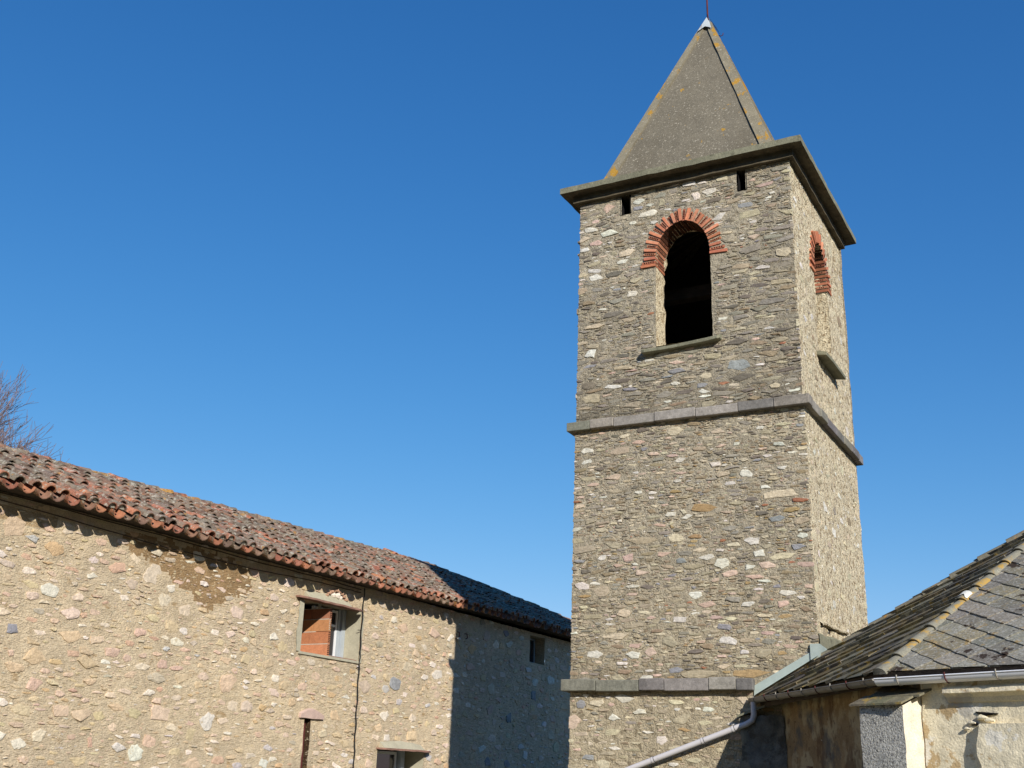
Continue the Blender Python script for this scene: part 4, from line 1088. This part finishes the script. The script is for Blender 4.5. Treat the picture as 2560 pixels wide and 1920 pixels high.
def band(y0, y1, z0, z1, th=.012):
    n = 10; vs = []
    for i in range(n+1):
        f = i/n
        if y1-y0 > z1-z0: q = [(y0+(y1-y0)*f, z0+rr.uniform(-.012, .012)), (y0+(y1-y0)*f, z1)]
        else: q = [(y0+rr.uniform(-.025, .025), z0+(z1-z0)*f), (y1, z0+(z1-z0)*f)]
        vs += [(XH+.022, q[0][0], q[0][1]), (XH+.026, q[1][0], q[1][1])]
    sr.add(vs, [(2*i, 2*i+2, 2*i+3, 2*i+1) for i in range(n)])
band(-.56, -.425, 3.70, 4.62); band(1.49, 1.42, 3.68, 4.60)
sr.bbox((XH-.5, -.46, 3.655), (XH+.03, 1.46, 3.70))
sr.build('window_surround', K['cement'], win)
ws = MB(); ws.bbox((XH-.40, YP+.12, 3.70), (XH-.02, 1.40, 3.722)); ws.build('inner_sill', K['terra'], win)

win = bpy.data.objects.new('window', None); COL.objects.link(win); win.parent = house; win['label'] = 'lower window with broken cement hood, cut by the bottom edge'
hood(win, 2.25, 4.15, 2.10, 2.35, 3.85, .18, random.Random(3))
wframe(win, 2.6, 3.60, 1.05, 2.08, XH-.45, .06, (1.6,))
gp = MB(); gp.bbox((XH-.44, 3.66, 1.02), (XH-.33, 3.80, 2.11)); gp.build('window_jamb', K['frame_g'], win)
win = bpy.data.objects.new('window', None); COL.objects.link(win); win.parent = house; win['label'] = 'small dark window in the tower shadow under the eave'
wframe(win, 8.78, 9.54, 4.43, 5.06, XH-.30, .04, (), 'frame_g')
slit = bpy.data.objects.new('slit_opening', None); COL.objects.link(slit); slit.parent = house; slit['label'] = 'narrow vertical slot below a pink stone lintel'
pk = MB(); n = 9; vs = []
for i in range(n+1):
    y = -.27+.68*i/n; vs += [(XH+.05, y, 2.545+.004*math.sin(i)), (XH+.055, y, 2.60+.10*math.sin(math.pi*(i+.4)/(n+.8))), (XH-.02, y, 2.62+.12*math.sin(math.pi*(i+.4)/(n+.8))), (XH-.1, y, 2.545)]
pk.add(vs, [(4*i+k, 4*i+4+k, 4*i+4+(k+1) % 4, 4*i+(k+1) % 4) for i in range(n) for k in range(4)]+[(0, 1, 2, 3), (4*n+3, 4*n+2, 4*n+1, 4*n)])
pk.build('lintel', K['pink'], slit)
pp = MB(); pp.tube([(XH-.12, .035, 1.0), (XH-.12, .035, 1.8), (XH-.12, .03, 2.52)], .045, 10); pp.build('rusty_pipe', K['rust'], slit)

# stain under the eave of the house: a damp wash with its own ragged outline
st = MB(); rs = random.Random(14)
poly = [(-4.9, 4.90), (-4.75, 4.72), (-4.3, 4.62), (-4.0, 4.55), (-3.75, 4.40), (-3.4, 4.33), (-3.2, 4.16), (-2.85, 4.12), (-2.6, 4.25), (-2.45, 4.4), (-2.1, 4.45), (-1.9, 4.62), (-2.0, 4.82), (-2.3, 4.97), (-3.2, 5.03), (-4.1, 5.03)]

# ------------------------------------------------------------------ cables and small metal on the facade
cb = MB(); pts = []
rr = random.Random(19)
for i in range(41):
    f = i/40; z = 5.12+(1.0-5.12)*f; pts.append((XH+.05+.01*math.sin(i*1.3), 1.40+.09*f*f+rr.uniform(-.008, .008)+(.03 if 12 < i < 14 else 0), z))
cb.tube(pts, .011, 6)
for i in (8, 15, 22, 27, 33):
    cb.tube([(XH-.01, pts[i][1]-.05, pts[i][2]), (XH+.055, pts[i][1], pts[i][2]), (XH-.01, pts[i][1]+.05, pts[i][2])], .008, 5)
tag(cb.build('wall_cable', K['cable']), 'thin black cable running down the house wall beside the upper window', 'cable')
def wire(pts, lab):
    mb = MB(); P = []
    for (a, b) in zip(pts[:-1], pts[1:]):
        for k in range(8): P.append(V(a).lerp(V(b), k/8)+V((0, 0, rr.uniform(-.006, .006))))
    P.append(V(pts[-1])); mb.tube(P, .009, 6)
    return tag(mb.build('facade_wire', K['wire']), lab, 'wire', 'wires strung along the house wall')
wire([(XH+.05, -12, 5.06), (XH+.05, -7.2, 5.10), (XH+.05, -4.2, 5.10), (XH+.05, -2, 5.08), (XH+.05, 0, 5.10), (XH+.04, 1.3, 5.08)], 'upper of the two thin wires strung along the house wall under the eave')
wire([(XH+.05, -12, 4.99), (XH+.05, -7.2, 5.0), (XH+.05, -4.2, 4.93), (XH+.05, -2, 4.94), (XH+.05, 0, 5.01), (XH+.04, 1.3, 5.02)], 'lower of the two thin wires strung along the house wall under the eave')
for k, (y, z, lab) in enumerate(((5.15, 4.60, 'small white insulator hook at the shadow edge on the house wall'), (5.50, 4.60, 'small dark iron hook in shadow, right of the white insulator'))):
    hb = MB(); hb.tube([(XH-.02, y, z+.12), (XH+.06, y, z+.11), (XH+.075, y, z+.02), (XH+.03, y, z)], .012, 6)
    if k == 0: hb.tube([(XH+.06, y-.05, z-.03), (XH+.06, y+.05, z-.03)], .022, 8, m=1)
    tag(hb.build('wall_hook', [K['rust'], K['frame_w']]), lab, 'hook')

# ------------------------------------------------------------------ bare tree behind the house
tree = thing('bare_tree', 'leafless tree with reddish twigs behind the tiled roof at the left edge', 'tree')
rtz = random.Random(49)
TB = V((-27.5, 2.6, 0))
tm, cm = MB(), MB()
segs = [0]
def grow(p, d, L_, r, depth, mb_t, mb_c):
    segs[0] += 1
    n = 3; pts = [p]; q = p; dd = d
    for k in range(n):
        dd = (dd+V((rtz.gauss(0, .12), rtz.gauss(0, .12), rtz.gauss(0, .08)+.04))).normalized(); q = q+dd*L_/n; pts.append(q)
    mb = mb_t if depth < 3 else mb_c
    r1 = max(.0055, r*.68)
    mb.tube(pts, [r+(r1-r)*k/n for k in range(n+1)], 6 if depth < 3 else 3, smooth=depth < 3, caps=False)
    if depth >= 7: return
    nk = (4 if depth >= 4 else 3) if depth > 0 else 5
    for k in range(nk):
        sp_ = rtz.uniform(.25, .55)
        ax = V((rtz.gauss(0, 1), rtz.gauss(0, 1), rtz.gauss(0, 1))); ax = (ax-dd*ax.dot(dd)).normalized()
        nd2 = (dd*math.cos(sp_)+ax*math.sin(sp_)+V((0, 0, .08))).normalized()
        st_ = pts[-1] if k < 2 else pts[rtz.choice((1, 2))]
        grow(st_, nd2, L_*rtz.uniform(.6, .82), max(.006, r1*rtz.uniform(.55, .8)), depth+1, mb_t, mb_c)
grow(TB, V((.05, -.02, 1)).normalized(), 3.88, .20, 0, tm, cm)
tm.build('trunk', K['bark'], tree); cm.build('crown', K['twig'], tree)
